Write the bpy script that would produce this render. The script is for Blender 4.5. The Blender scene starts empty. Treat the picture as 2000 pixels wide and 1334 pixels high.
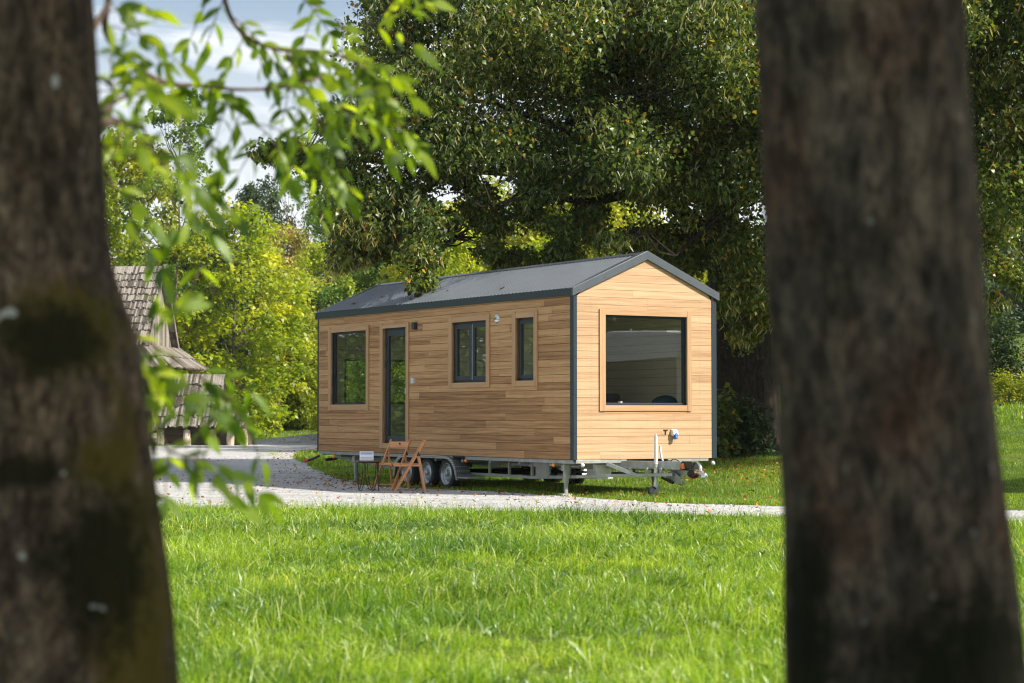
import bpy, math, numpy as np
from mathutils import Vector, Matrix
R = math.radians
sc = bpy.context.scene
COL = sc.collection
rng = np.random.default_rng(11)

# ------------------------------------------------------------------ camera model
F, PITCH, CZ = 3900.0, 0.0359, 1.31
def at(px, py, D):
    """place in the world seen at photo pixel px,py at distance D along Y"""
    x = (px-1000)/F; y = -(py-667)/F; c, s = math.cos(PITCH), math.sin(PITCH)
    d = np.array([x, c-y*s, s+y*c]); v = d*D/d[1]
    return np.array([v[0], v[1], v[2]+CZ])

# ------------------------------------------------------------------ terrain height
def smax(v, k=1.0): return 0.5*(v+np.sqrt(v*v+k*k))
def gz(x, y):
    x = np.asarray(x, float); y = np.asarray(y, float)
    u = x*0.8+(y-34)*0.5-1.9
    right = 0.078*smax(u, 1.2)*np.clip((x+9-.35*np.maximum(0, y-45))/8, 0, 1)
    right = np.minimum(right, 3.0+0.02*u)*np.clip((y-8)/12, 0, 1)
    hill = 0.105*smax(y-106-0.10*x, 10)
    hill = 34*(1-np.exp(-hill/34))
    return right + hill*np.clip((y-95)/25, 0, 1)
def gzf(x, y): return float(gz(x, y))

# ------------------------------------------------------------------ materials
MATS = {}
def new_mat(name):
    m = bpy.data.materials.new(name); m.use_nodes = True
    MATS[name] = m
    nt = m.node_tree; b = nt.nodes['Principled BSDF']
    return m, nt, b
def N(nt, t, **kw):
    n = nt.nodes.new(t)
    for k, v in kw.items():
        if k in n.inputs.keys() if isinstance(k, str) else False: n.inputs[k].default_value = v
        else: setattr(n, k, v)
    return n
def L(nt, a, b): nt.links.new(a, b)
def ramp(nt, fac, stops):
    r = nt.nodes.new('ShaderNodeValToRGB'); L(nt, fac, r.inputs[0])
    els = r.color_ramp.elements
    while len(els) < len(stops): els.new(0.5)
    for e, (p, c) in zip(els, stops): e.position = p; e.color = (*c, 1)
    return r
def noise(nt, vec, scale, detail=4, rough=0.55, dist=0.0):
    n = nt.nodes.new('ShaderNodeTexNoise'); n.inputs['Scale'].default_value = scale
    n.inputs['Detail'].default_value = detail; n.inputs['Roughness'].default_value = rough
    n.inputs['Distortion'].default_value = dist
    if vec is not None: L(nt, vec, n.inputs['Vector'])
    return n
def attr(nt, name):
    a = nt.nodes.new('ShaderNodeAttribute'); a.attribute_name = name; return a
def mixc(nt, fac, a, b, mode='MIX'):
    m = nt.nodes.new('ShaderNodeMix'); m.data_type = 'RGBA'; m.blend_type = mode
    for s, v in ((m.inputs[0], fac), (m.inputs[6], a), (m.inputs[7], b)):
        if hasattr(v, 'links') or isinstance(v, bpy.types.NodeSocket): L(nt, v, s)
        else: s.default_value = v if not isinstance(v, tuple) else ((*v, 1) if len(v) == 3 else v)
    return m.outputs[2]
def bump(nt, h, strength, dist, b):
    n = nt.nodes.new('ShaderNodeBump'); n.inputs['Strength'].default_value = strength
    n.inputs['Distance'].default_value = dist; L(nt, h, n.inputs['Height']); L(nt, n.outputs[0], b.inputs['Normal'])
def mapping(nt, vec, scale):
    m = nt.nodes.new('ShaderNodeMapping'); m.inputs['Scale'].default_value = scale; L(nt, vec, m.inputs[0]); return m.outputs[0]
def coord(nt, which='Object'): return nt.nodes.new('ShaderNodeTexCoord').outputs[which]

def plain(name, col, rough=0.5, metal=0.0, var=0.12, scale=8, bmp=0.0, spec=None):
    m, nt, b = new_mat(name)
    n = noise(nt, coord(nt), scale, 5)
    c = [tuple(min(1, x*(1-var)) for x in col), tuple(min(1, x*(1+var)) for x in col)]
    r = ramp(nt, n.outputs[0], [(0.3, c[0]), (0.7, c[1])]); L(nt, r.outputs[0], b.inputs['Base Color'])
    b.inputs['Roughness'].default_value = rough; b.inputs['Metallic'].default_value = metal
    if spec is not None: b.inputs['Specular IOR Level'].default_value = spec
    if bmp: bump(nt, n.outputs[0], bmp, 0.01, b)
    return m

def wood(name, dark, mid, light, spread=1.0, rough=0.55, gl=1.0, flat=0.0):
    m, nt, b = new_mat(name)
    g = attr(nt, 'gv').outputs['Vector']; rn = attr(nt, 'rnd').outputs['Fac']
    warp = noise(nt, mapping(nt, g, (0.9, 6, 6)), 1.0, 2, 0.5)
    v = nt.nodes.new('ShaderNodeVectorMath'); v.operation = 'MULTIPLY_ADD'
    L(nt, warp.outputs['Color'], v.inputs[0]); v.inputs[1].default_value = (0.3, 0.09, 0.09); L(nt, g, v.inputs[2])
    n1 = noise(nt, mapping(nt, v.outputs[0], (0.55*gl, 26, 26)), 1.0, 6, 0.62)
    n2 = noise(nt, mapping(nt, g, (3.5*gl, 170, 170)), 1.0, 3, 0.6)
    add = nt.nodes.new('ShaderNodeMath'); add.operation = 'MULTIPLY_ADD'; L(nt, n2.outputs[0], add.inputs[0]); add.inputs[1].default_value = 0.22
    L(nt, n1.outputs[0], add.inputs[2])
    k = nt.nodes.new('ShaderNodeMath'); k.operation = 'MULTIPLY_ADD'; L(nt, rn, k.inputs[0]); k.inputs[1].default_value = 0.34*spread; L(nt, add.outputs[0], k.inputs[2])
    o = 0.17*spread
    r = ramp(nt, k.outputs[0], [(0.34+o-.02, dark), (0.58+o-.02, mid), (0.84+o-.04, light)])
    L(nt, r.outputs[0], b.inputs['Base Color'])
    b.inputs['Roughness'].default_value = rough; b.inputs['Specular IOR Level'].default_value = 0.3
    bump(nt, add.outputs[0], 0.25, 0.003, b)
    return m

wood('clad_wood', (.20, .098, .038), (.37, .200, .085), (.53, .32, .15), .95)  # same wood as the gable, shaded side's darker tone put into the colour
wood('gable_wood', (.33, .19, .098), (.46, .295, .165), (.56, .38, .225), 0.6)  # lighter copy of the cladding wood, sunlit tone put into the colour
wood('casing_wood', (.33, .185, .088), (.44, .27, .14), (.52, .335, .185), 0.4)
wood('chair_wood', (.40, .17, .07), (.60, .285, .13), (.70, .36, .18), 0.3, 0.4)
wood('inner_wood', (.52, .46, .36), (.66, .60, .49), (.74, .68, .58), 0.5)
wood('barn_wood', (.065, .054, .044), (.17, .148, .125), (.33, .30, .26), 1.9, 0.85, 0.8)
wood('barn_brown', (.03, .02, .015), (.07, .048, .034), (.12, .09, .065), 1, .9, .8)
plain('anthracite', (.016, .030, .040), 0.42, 0.0, .08, 20)
plain('roof_metal', (.105, .122, .142), 0.30, 0.25, .10, 3)
plain('rubber', (.018, .018, .019), 0.75, 0, .2, 30)
plain('rim_steel', (.40, .43, .45), 0.38, 0.7, .1, 14)
plain('black_metal', (.012, .012, .014), 0.4, 0.3)
plain('black_plastic', (.02, .02, .022), 0.45)
plain('white_plastic', (.75, .75, .74), 0.4)
plain('grey_plastic', (.50, .54, .57), 0.45)
plain('blue_plastic', (.01, .11, .52), 0.4)
plain('concrete', (.42, .41, .38), 0.9, 0, .2, 20)
plain('van_white', (.80, .81, .83), 0.3)
plain('paper', (.72, .74, .82), 0.5, 0, .03)
plain('grey_print', (.33, .37, .48), 0.5)
plain('dark_void', (.01, .01, .01), 0.9)
plain('red_cable', (.55, .03, .02), 0.5)
plain('orange_plastic', (.85, .22, .02), 0.4)
plain('teal_fabric', (.015, .06, .065), 0.95)
plain('charcoal_fabric', (.05, .048, .052), 0.95)
plain('stone', (.52, .43, .33), 0.95, 0, .35, 3, .5)
plain('steel_light', (.66, .68, .67), 0.45, .2)
plain('green_paint', (.012, .11, .055), 0.5)
plain('steel_white', (.62, .64, .62), 0.5)
# galvanised steel
m, nt, b = new_mat('galvanised')
co = coord(nt); n1 = noise(nt, co, 5, 4, .6); n2 = noise(nt, mapping(nt, co, (30, 30, 3)), 1, 3, .6)
r = ramp(nt, n1.outputs[0], [(.3, (.30, .32, .32)), (.6, (.44, .46, .45)), (.8, (.52, .54, .52))])
r2 = ramp(nt, n2.outputs[0], [(.35, (.80, .82, .80)), (.7, (1, 1, 1))])
L(nt, mixc(nt, 1.0, r.outputs[0], r2.outputs[0], 'MULTIPLY'), b.inputs['Base Color'])
b.inputs['Metallic'].default_value = .45; b.inputs['Roughness'].default_value = .45
# tread plate
m, nt, b = new_mat('tread_plate')
co = coord(nt)
w1 = nt.nodes.new('ShaderNodeTexVoronoi'); w1.inputs['Scale'].default_value = 28; w1.inputs['Randomness'].default_value = 0; L(nt, co, w1.inputs['Vector'])
r = ramp(nt, w1.outputs['Distance'], [(.25, (.55, .57, .57)), (.5, (.22, .23, .23))]); L(nt, r.outputs[0], b.inputs['Base Color'])
b.inputs['Metallic'].default_value = .7; b.inputs['Roughness'].default_value = .38; bump(nt, w1.outputs['Distance'], .6, .01, b)
# glass pane : reflective and see-through
m, nt, b = new_mat('pane_glass'); nt.nodes.remove(b)
out = nt.nodes['Material Output']
tr = N(nt, 'ShaderNodeBsdfTransparent'); tr.inputs[0].default_value = (.95, .97, .95, 1)
gl = N(nt, 'ShaderNodeBsdfGlossy'); gl.inputs[0].default_value = (.9, .93, 1, 1); gl.inputs['Roughness'].default_value = 0.004
nz = noise(nt, coord(nt), 1.3, 1); bp = N(nt, 'ShaderNodeBump'); bp.inputs['Strength'].default_value = .05; bp.inputs['Distance'].default_value = .02
L(nt, nz.outputs[0], bp.inputs['Height']); L(nt, bp.outputs[0], gl.inputs['Normal'])
geo = N(nt, 'ShaderNodeNewGeometry'); dt = N(nt, 'ShaderNodeVectorMath'); dt.operation = 'DOT_PRODUCT'; L(nt, geo.outputs['Normal'], dt.inputs[0]); L(nt, geo.outputs['Incoming'], dt.inputs[1])
ab = N(nt, 'ShaderNodeMath'); ab.operation = 'ABSOLUTE'; L(nt, dt.outputs['Value'], ab.inputs[0])
om = N(nt, 'ShaderNodeMath'); om.operation = 'SUBTRACT'; om.inputs[0].default_value = 1.0; L(nt, ab.outputs[0], om.inputs[1])
fr = N(nt, 'ShaderNodeMath'); fr.operation = 'POWER'; fr.inputs[1].default_value = 4.0; L(nt, om.outputs[0], fr.inputs[0])
ad = N(nt, 'ShaderNodeMath'); ad.operation = 'MULTIPLY_ADD'; ad.inputs[1].default_value = .7; ad.inputs[2].default_value = .07; L(nt, fr.outputs[0], ad.inputs[0]); ad.use_clamp = True
mx = N(nt, 'ShaderNodeMixShader'); L(nt, ad.outputs[0], mx.inputs[0]); L(nt, tr.outputs[0], mx.inputs[1]); L(nt, gl.outputs[0], mx.inputs[2]); L(nt, mx.outputs[0], out.inputs[0])
# amber / red lens
for nm, c in (('amber_lens', (.8, .25, .02)), ('red_lens', (.5, .01, .01))):
    m = plain(nm, c, .2); m.node_tree.nodes['Principled BSDF'].inputs['Coat Weight'].default_value = .6

def leaf_mat(name, stops, trans=0.5, tcol=1.6, gloss=0.25, rough=0.45, tshift=(1.0, 1.0, .35), objvar=0.0):
    m, nt, b = new_mat(name); nt.nodes.remove(b); out = nt.nodes['Material Output']
    a = attr(nt, 'rnd').outputs['Fac']
    r = ramp(nt, a, stops); col = r.outputs[0]
    n = noise(nt, coord(nt), 0.45, 2)
    k = ramp(nt, n.outputs[0], [(.35, (.72, .82, .8)), (.65, (1.2, 1.12, 1.0))])
    col = mixc(nt, 1.0, col, k.outputs[0], 'MULTIPLY')
    di = N(nt, 'ShaderNodeBsdfDiffuse'); L(nt, col, di.inputs[0])
    t = N(nt, 'ShaderNodeBsdfTranslucent')
    tc = mixc(nt, 1.0, col, tuple(tcol*x for x in tshift), 'MULTIPLY'); L(nt, tc, t.inputs[0])
    m1 = N(nt, 'ShaderNodeMixShader'); m1.inputs[0].default_value = trans; L(nt, di.outputs[0], m1.inputs[1]); L(nt, t.outputs[0], m1.inputs[2])
    g = N(nt, 'ShaderNodeBsdfGlossy'); g.inputs['Roughness'].default_value = rough; g.inputs[0].default_value = (.9, 1, .95, 1)
    f = N(nt, 'ShaderNodeFresnel'); f.inputs[0].default_value = 1.4
    fm = N(nt, 'ShaderNodeMath'); fm.operation = 'MINIMUM'; fm.inputs[1].default_value = gloss*.30; L(nt, f.outputs[0], fm.inputs[0]); fm.use_clamp = True
    m2 = N(nt, 'ShaderNodeMixShader'); L(nt, fm.outputs[0], m2.inputs[0]); L(nt, m1.outputs[0], m2.inputs[1]); L(nt, g.outputs[0], m2.inputs[2])
    L(nt, m2.outputs[0], out.inputs[0])
    return m
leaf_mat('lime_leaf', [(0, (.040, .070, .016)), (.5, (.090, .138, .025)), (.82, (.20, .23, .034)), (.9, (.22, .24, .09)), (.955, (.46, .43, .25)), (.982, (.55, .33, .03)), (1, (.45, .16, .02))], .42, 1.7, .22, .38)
leaf_mat('leaf_lit', [(0, (.14, .21, .02)), (.6, (.36, .41, .03)), (1, (.62, .58, .07))], .5, 1.8, .1, .5)  # sunlit brightness put into the leaf colour
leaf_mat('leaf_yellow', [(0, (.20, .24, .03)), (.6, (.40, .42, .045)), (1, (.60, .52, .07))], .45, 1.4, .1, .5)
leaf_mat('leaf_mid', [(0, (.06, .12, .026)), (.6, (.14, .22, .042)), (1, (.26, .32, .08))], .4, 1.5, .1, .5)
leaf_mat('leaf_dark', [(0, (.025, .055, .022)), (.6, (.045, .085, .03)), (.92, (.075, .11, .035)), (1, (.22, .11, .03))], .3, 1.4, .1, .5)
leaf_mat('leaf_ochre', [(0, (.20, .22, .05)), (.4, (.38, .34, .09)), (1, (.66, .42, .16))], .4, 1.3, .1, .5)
leaf_mat('leaf_haze', [(0, (.05, .085, .075)), (1, (.09, .13, .11))], .2, 1.2, .05, .6)  # distance haze put into the leaf colour as a blue cast
leaf_mat('ash_leaf', [(0, (.045, .085, .012)), (.5, (.16, .24, .017)), (1, (.38, .45, .03))], .62, 2.2, .10, .5)
leaf_mat('grass_blade', [(0, (.035, .08, .009)), (.3, (.10, .21, .011)), (.65, (.30, .44, .018)), (.90, (.46, .58, .06)), (1, (.82, .80, .46))], .5, 1.75, .17, .36)
leaf_mat('lawn_blade', [(0, (.060, .12, .012)), (.5, (.19, .32, .018)), (.9, (.34, .45, .045)), (1, (.35, .32, .14))], .45, 1.6, .1, .45)
leaf_mat('weed_leaf', [(0, (.06, .13, .02)), (.6, (.15, .26, .035)), (1, (.42, .50, .20))], .35, 1.5, .35, .35)
leaf_mat('fallen_leaf', [(0, (.12, .045, .018)), (.45, (.30, .11, .03)), (.8, (.50, .21, .035)), (1, (.55, .34, .08))], .25, 1.2, .1, .5, (1, .8, .4))

def bark(name, a, bcol, c, moss, lichen, sc_=1.0, mossamt=.56, red=(.16, .075, .05), spots=(), vfreq=1.0):
    m, nt, b = new_mat(name); co = coord(nt)
    n1 = noise(nt, mapping(nt, co, (11*sc_, 11*sc_, 4.5*sc_)), 1.6, 8, .62, .6)
    r = ramp(nt, n1.outputs[0], [(.35, a), (.52, bcol), (.72, c)])
    n4 = noise(nt, co, 2.2*sc_, 3); rr = ramp(nt, n4.outputs[0], [(.50, (0, 0, 0)), (.68, (1, 1, 1))])
    col = mixc(nt, rr.outputs[0], r.outputs[0], mixc(nt, .5, r.outputs[0], red))
    n2 = noise(nt, co, 3.1*sc_, 5, .6); mm = ramp(nt, n2.outputs[0], [(mossamt, (0, 0, 0)), (mossamt+.06, (1, 1, 1))])
    col = mixc(nt, mm.outputs[0], col, moss)
    if vfreq > 1:
        nf = noise(nt, mapping(nt, co, (46*vfreq, 46*vfreq, 17*vfreq)), 1.0, 7, .70, 1.2); rf_ = ramp(nt, nf.outputs[0], [(.36, (.32, .32, .33)), (.5, (.95, .95, .95)), (.62, (1.9, 1.8, 1.7))]); nf2 = noise(nt, mapping(nt, co, (7, 7, 4)), 1.0, 4, .6); rf2 = ramp(nt, nf2.outputs[0], [(.35, (.55, .56, .58)), (.65, (1.45, 1.35, 1.25))]); col = mixc(nt, 1.0, col, rf2.outputs[0], 'MULTIPLY')
        col = mixc(nt, 1.0, col, rf_.outputs[0], 'MULTIPLY')
    wob = noise(nt, co, 24, 8, .75)
    for (sx_, sy_, sz_, rad, stretch, mc) in spots:
        d_ = nt.nodes.new('ShaderNodeVectorMath'); d_.operation = 'SUBTRACT'; L(nt, co, d_.inputs[0]); d_.inputs[1].default_value = (sx_, sy_, sz_)
        sc2 = nt.nodes.new('ShaderNodeVectorMath'); sc2.operation = 'MULTIPLY'; L(nt, d_.outputs[0], sc2.inputs[0]); sc2.inputs[1].default_value = (1/(rad*1.35), .6/rad, 1/(rad*stretch*1.35))
        le_ = nt.nodes.new('ShaderNodeVectorMath'); le_.operation = 'LENGTH'; L(nt, sc2.outputs[0], le_.inputs[0])
        ma = nt.nodes.new('ShaderNodeMath'); ma.operation = 'MULTIPLY_ADD'; L(nt, wob.outputs[0], ma.inputs[0]); ma.inputs[1].default_value = 2.0; L(nt, le_.outputs['Value'], ma.inputs[2])
        mr = ramp(nt, ma.outputs[0], [(0, (1, 1, 1))]); mr.color_ramp.elements[0].position = 0
        mp = nt.nodes.new('ShaderNodeMapRange'); mp.inputs[1].default_value = 1.55; mp.inputs[2].default_value = 2.1; mp.inputs[3].default_value = .92; mp.inputs[4].default_value = 0; L(nt, ma.outputs[0], mp.inputs[0]); nt.nodes.remove(mr)
        col = mixc(nt, mp.outputs[0], col, mc)
    v = nt.nodes.new('ShaderNodeTexNoise'); v.inputs['Scale'].default_value = 13*sc_; v.inputs['Detail'].default_value = 1; L(nt, co, v.inputs['Vector'])
    lm = ramp(nt, v.outputs[0], [(.735, (0, 0, 0)), (.77, (1, 1, 1))])
    col = mixc(nt, lm.outputs[0], col, lichen)
    L(nt, col, b.inputs['Base Color']); b.inputs['Roughness'].default_value = .95; b.inputs['Specular IOR Level'].default_value = .15
    bump(nt, n1.outputs[0], 1.0, .03, b)
    return m
_y = (.10, .078, .014); _k = (.014, .014, .006)
bark('bark_near', (.040, .030, .023), (.095, .073, .058), (.17, .135, .108), (.05, .045, .012), (.46, .47, .46), 1.25, .66, (.13, .075, .05), ((-.93, 4.26, 1.50, .12, .75, _y), (-.97, 4.24, 1.47, .10, .7, _k), (-1.04, 4.22, 1.19, .075, .5, _k), (-.86, 4.3, 1.2, .07, .8, _y), (-.80, 4.34, 1.30, .06, 2.2, _y), (-.79, 4.33, .85, .10, 3.4, _y), (-.88, 4.3, .98, .10, 1.6, _k)), 1.0001)

bark('bark_right', (.034, .029, .025), (.075, .064, .056), (.125, .106, .093), (.016, .016, .006), (.20, .20, .19), 1.0, .70, (.10, .043, .03), ((.87, 3.79, .80, .17, .9, (.006, .007, .003)), (.95, 3.83, .70, .20, 1.0, (.006, .007, .003)), (.56, 3.9, .96, .05, 2.2, (.010, .011, .005)), (.57, 3.9, .80, .06, 2.2, (.010, .011, .005))), 1.0001)
bark('bark_dark', (.014, .012, .010), (.035, .029, .024), (.07, .058, .047), (.03, .035, .012), (.12, .12, .11), .8, .66, (.05, .035, .025))
bark('bark_far', (.06, .05, .04), (.12, .10, .08), (.2, .17, .14), (.07, .07, .03), (.2, .2, .2), .6, .7)

# ground & road
m, nt, b = new_mat('soil_turf'); co = coord(nt)
n1 = noise(nt, co, .35, 6, .6); n2 = noise(nt, co, 14, 4, .7)
r = ramp(nt, n1.outputs[0], [(.35, (.075, .125, .022)), (.6, (.11, .165, .03)), (.75, (.17, .20, .05))])
r2 = ramp(nt, n2.outputs[0], [(.3, (.55, .55, .5)), (.7, (1.25, 1.2, 1.1))])
L(nt, mixc(nt, 1, r.outputs[0], r2.outputs[0], 'MULTIPLY'), b.inputs['Base Color']); b.inputs['Roughness'].default_value = 1; b.inputs['Specular IOR Level'].default_value = .1
bump(nt, n2.outputs[0], .8, .05, b)
m, nt, b = new_mat('gravel'); co = coord(nt)
v = nt.nodes.new('ShaderNodeTexVoronoi'); v.inputs['Scale'].default_value = 38; L(nt, co, v.inputs['Vector'])
n2 = noise(nt, co, 24, 6, .8); n1 = noise(nt, mapping(nt, co, (.45, 1.9, 1)), 1.2, 6, .7)
r = ramp(nt, v.outputs['Color'], [(0, (.28, .285, .28)), (.5, (.50, .505, .50)), (1, (.72, .72, .71))])
r2 = ramp(nt, n2.outputs[0], [(.34, (.50, .50, .51)), (.48, (.98, .98, .98)), (.7, (1.2, 1.2, 1.2))]); r3 = ramp(nt, n1.outputs[0], [(.32, (.66, .65, .64)), (.55, (1.02, 1.01, 1)), (.7, (1.16, 1.14, 1.1))])
L(nt, mixc(nt, 1, mixc(nt, 1, r.outputs[0], r2.outputs[0], 'MULTIPLY'), r3.outputs[0], 'MULTIPLY'), b.inputs['Base Color'])
b.inputs['Roughness'].default_value = .95; bump(nt, v.outputs['Distance'], .9, .02, b)
m, nt, b = new_mat('pebble'); a = attr(nt, 'rnd').outputs['Fac']
r = ramp(nt, a, [(0, (.07, .07, .07)), (.5, (.26, .25, .24)), (1, (.66, .64, .60))]); L(nt, r.outputs[0], b.inputs['Base Color']); b.inputs['Roughness'].default_value = .9

# ------------------------------------------------------------------ mesh helpers
def np_mesh(name, V, Fc, mat, rnd=None, parent=None, smooth=False, gv=None):
    """V (n,3), Fc (m,k) faces of equal size"""
    me = bpy.data.meshes.new(name); V = np.asarray(V, np.float32); Fc = np.asarray(Fc, np.int32)
    me.vertices.add(len(V)); me.vertices.foreach_set('co', V.ravel())
    k = Fc.shape[1]; me.loops.add(Fc.size); me.loops.foreach_set('vertex_index', Fc.ravel())
    me.polygons.add(len(Fc)); me.polygons.foreach_set('loop_start', np.arange(0, Fc.size, k, dtype=np.int32))
    if smooth: me.polygons.foreach_set('use_smooth', np.ones(len(Fc), bool))
    me.update(calc_edges=True)
    if rnd is not None:
        a = me.attributes.new('rnd', 'FLOAT', 'FACE'); a.data.foreach_set('value', np.asarray(rnd, np.float32))
    if gv is not None:
        a = me.attributes.new('gv', 'FLOAT_VECTOR', 'POINT'); a.data.foreach_set('vector', np.asarray(gv, np.float32).ravel())
    me.materials.append(MATS[mat] if isinstance(mat, str) else mat)
    return link(name, me, parent)
def link(name, me, parent=None):
    o = bpy.data.objects.new(name, me); COL.objects.link(o)
    if parent is not None: o.parent = parent
    return o
def tag(o, label=None, cat=None, group=None, kind=None):
    if label: o['label'] = label
    if cat: o['category'] = cat
    if group: o['group'] = group
    if kind: o['kind'] = kind
    return o
def empty(name, loc=(0, 0, 0), rz=0.0, label=None, cat=None, group=None):
    o = bpy.data.objects.new(name, None); COL.objects.link(o); o.location = loc; o.rotation_euler = (0, 0, rz)
    o.empty_display_size = .2
    return tag(o, label, cat, group)
def copy_tree(o, parent=None):
    c = o.copy(); COL.objects.link(c); c.parent = parent
    for ch in list(o.children): copy_tree(ch, c)
    return c

class MB:
    def __init__(s): s.V = []; s.F = []; s.Rn = []; s.G = []; s.n = 0
    def add(s, V, Fs, rnd=None, axis=None):
        V = np.asarray(V, float); r = float(rng.random()) if rnd is None else rnd
        if axis is None: axis = int(np.argmax(V.max(0)-V.min(0)))
        ax = [axis]+[i for i in range(3) if i != axis]
        G = V[:, ax].copy(); G[:, 0] += r*37; G[:, 1] += r*11.3; G[:, 2] += r*5.7
        s.V += V.tolist(); s.G += G.tolist(); s.F += [tuple(i+s.n for i in f) for f in Fs]; s.Rn += [r]*len(Fs); s.n += len(V); return s
    def box(s, x0, x1, y0, y1, z0, z1, rnd=None, axis=None, M=None):
        V = np.array([(x0, y0, z0), (x1, y0, z0), (x1, y1, z0), (x0, y1, z0), (x0, y0, z1), (x1, y0, z1), (x1, y1, z1), (x0, y1, z1)], float)
        if axis is None: axis = int(np.argmax(V.max(0)-V.min(0)))
        if M is not None:
            r = float(rng.random()) if rnd is None else rnd
            ax = [axis]+[i for i in range(3) if i != axis]; G = V[:, ax].copy(); G[:, 0] += r*37; G[:, 1] += r*11.3; G[:, 2] += r*5.7
            V2 = [tuple(M @ Vector(v)) for v in V]; s.V += V2; s.G += G.tolist(); s.F += [tuple(i+s.n for i in f) for f in BOXF]; s.Rn += [r]*6; s.n += 8; return s
        return s.add(V, BOXF, rnd, axis)
    def beam(s, p, q, w, h, up=(0, 0, 1), rnd=None):
        """rectangular bar from p to q, w across, h along up"""
        p = Vector(p); q = Vector(q); d = (q-p); l = d.length; d.normalize(); u = Vector(up)
        sd = d.cross(u)
        if sd.length < 1e-4: sd = d.cross(Vector((1, 0, 0)))
        sd.normalize(); u = sd.cross(d)
        M = Matrix(((d.x, sd.x, u.x, p.x), (d.y, sd.y, u.y, p.y), (d.z, sd.z, u.z, p.z), (0, 0, 0, 1)))
        return s.box(0, l, -w/2, w/2, -h/2, h/2, rnd, 0, M)
    def tube(s, pts, rad, n=10, caps=True, rnd=None, sy=1.0):
        P = [Vector(p) for p in pts]; m_ = len(P)
        rad = [rad]*m_ if not hasattr(rad, '__len__') else list(rad)
        V = []; ref = None
        for i, p in enumerate(P):
            t = (P[min(i+1, m_-1)]-P[max(i-1, 0)]).normalized()
            if ref is None:
                ref = t.orthogonal().normalized()
            ref = (ref-t*ref.dot(t)).normalized(); b2 = t.cross(ref)
            for k in range(n):
                a = 2*math.pi*k/n; V.append(tuple(p+ref*math.cos(a)*rad[i]+b2*math.sin(a)*rad[i]*sy))
        Fs = [(i*n+k, i*n+(k+1) % n, (i+1)*n+(k+1) % n, (i+1)*n+k) for i in range(m_-1) for k in range(n)]
        if caps: Fs += [tuple(range(n))[::-1], tuple((m_-1)*n+k for k in range(n))]
        return s.add(V, Fs, rnd)
    def lathe(s, prof, M, n=32, rnd=None):
        """prof: (r,z) list, about local z"""
        V = []
        for r_, z_ in prof:
            for k in range(n):
                a = 2*math.pi*k/n; V.append(tuple(M @ Vector((r_*math.cos(a), r_*math.sin(a), z_))))
        m_ = len(prof); Fs = [(i*n+k, i*n+(k+1) % n, (i+1)*n+(k+1) % n, (i+1)*n+k) for i in range(m_-1) for k in range(n)]
        return s.add(V, Fs, rnd)
    def prism(s, poly, axis, a0, a1, rnd=None, gaxis=None):
        """poly in the two other axes (in order), extruded along axis"""
        oth = [i for i in range(3) if i != axis]; n = len(poly); V = []
        for a in (a0, a1):
            for p in poly:
                v = [0, 0, 0]; v[axis] = a; v[oth[0]] = p[0]; v[oth[1]] = p[1]; V.append(v)
        Fs = [tuple(range(n))[::-1], tuple(range(n, 2*n))]+[(i, (i+1) % n, n+(i+1) % n, n+i) for i in range(n)]
        return s.add(V, Fs, rnd, gaxis)
    def build(s, name, mat, parent=None, bevel=0, smooth=False, fixn=True):
        me = bpy.data.meshes.new(name); me.from_pydata([tuple(v) for v in s.V], [], s.F); me.update()
        if fixn:
            import bmesh
            bm = bmesh.new(); bm.from_mesh(me); bmesh.ops.recalc_face_normals(bm, faces=bm.faces); bm.to_mesh(me); bm.free()
        a = me.attributes.new('rnd', 'FLOAT', 'FACE'); a.data.foreach_set('value', np.array(s.Rn, np.float32))
        a = me.attributes.new('gv', 'FLOAT_VECTOR', 'POINT'); a.data.foreach_set('vector', np.array(s.G, np.float32).ravel())
        me.materials.append(MATS[mat])
        if smooth:
            me.polygons.foreach_set('use_smooth', np.ones(len(me.polygons), bool)); me.set_sharp_from_angle(angle=R(38))
        o = link(name, me, parent)
        if bevel:
            b_ = o.modifiers.new('edge', 'BEVEL'); b_.width = bevel; b_.segments = 2; b_.limit_method = 'ANGLE'
        return o
BOXF = [(0, 3, 2, 1), (4, 5, 6, 7), (0, 1, 5, 4), (1, 2, 6, 5), (2, 3, 7, 6), (3, 0, 4, 7)]
def sweep_disc(c, axis_v):
    z = Vector(axis_v).normalized(); x = z.orthogonal().normalized(); y = z.cross(x)
    return Matrix(((x.x, y.x, z.x, c[0]), (x.y, y.y, z.y, c[1]), (x.z, y.z, z.z, c[2]), (0, 0, 0, 1)))

# ------------------------------------------------------------------ TINY HOUSE (local: x across gable, y away along the long side)
HX, HY, YAW = 0.9613, 31.0864, 0.5402
ca, sa = math.cos(YAW), math.sin(YAW)
def hw(x, y, z=0): return (HX+ca*x-sa*y, HY+sa*x+ca*y, z)
house = empty('tiny_house', (HX, HY, 0), YAW, 'timber clad tiny house on a galvanised trailer with dark metal gable roof', 'tiny house')
W, LEN, Z0, ZE, ZR = 2.75, 9.25, .585, 3.285, 3.876
SL = (ZR-ZE)/(W/2)

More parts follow.
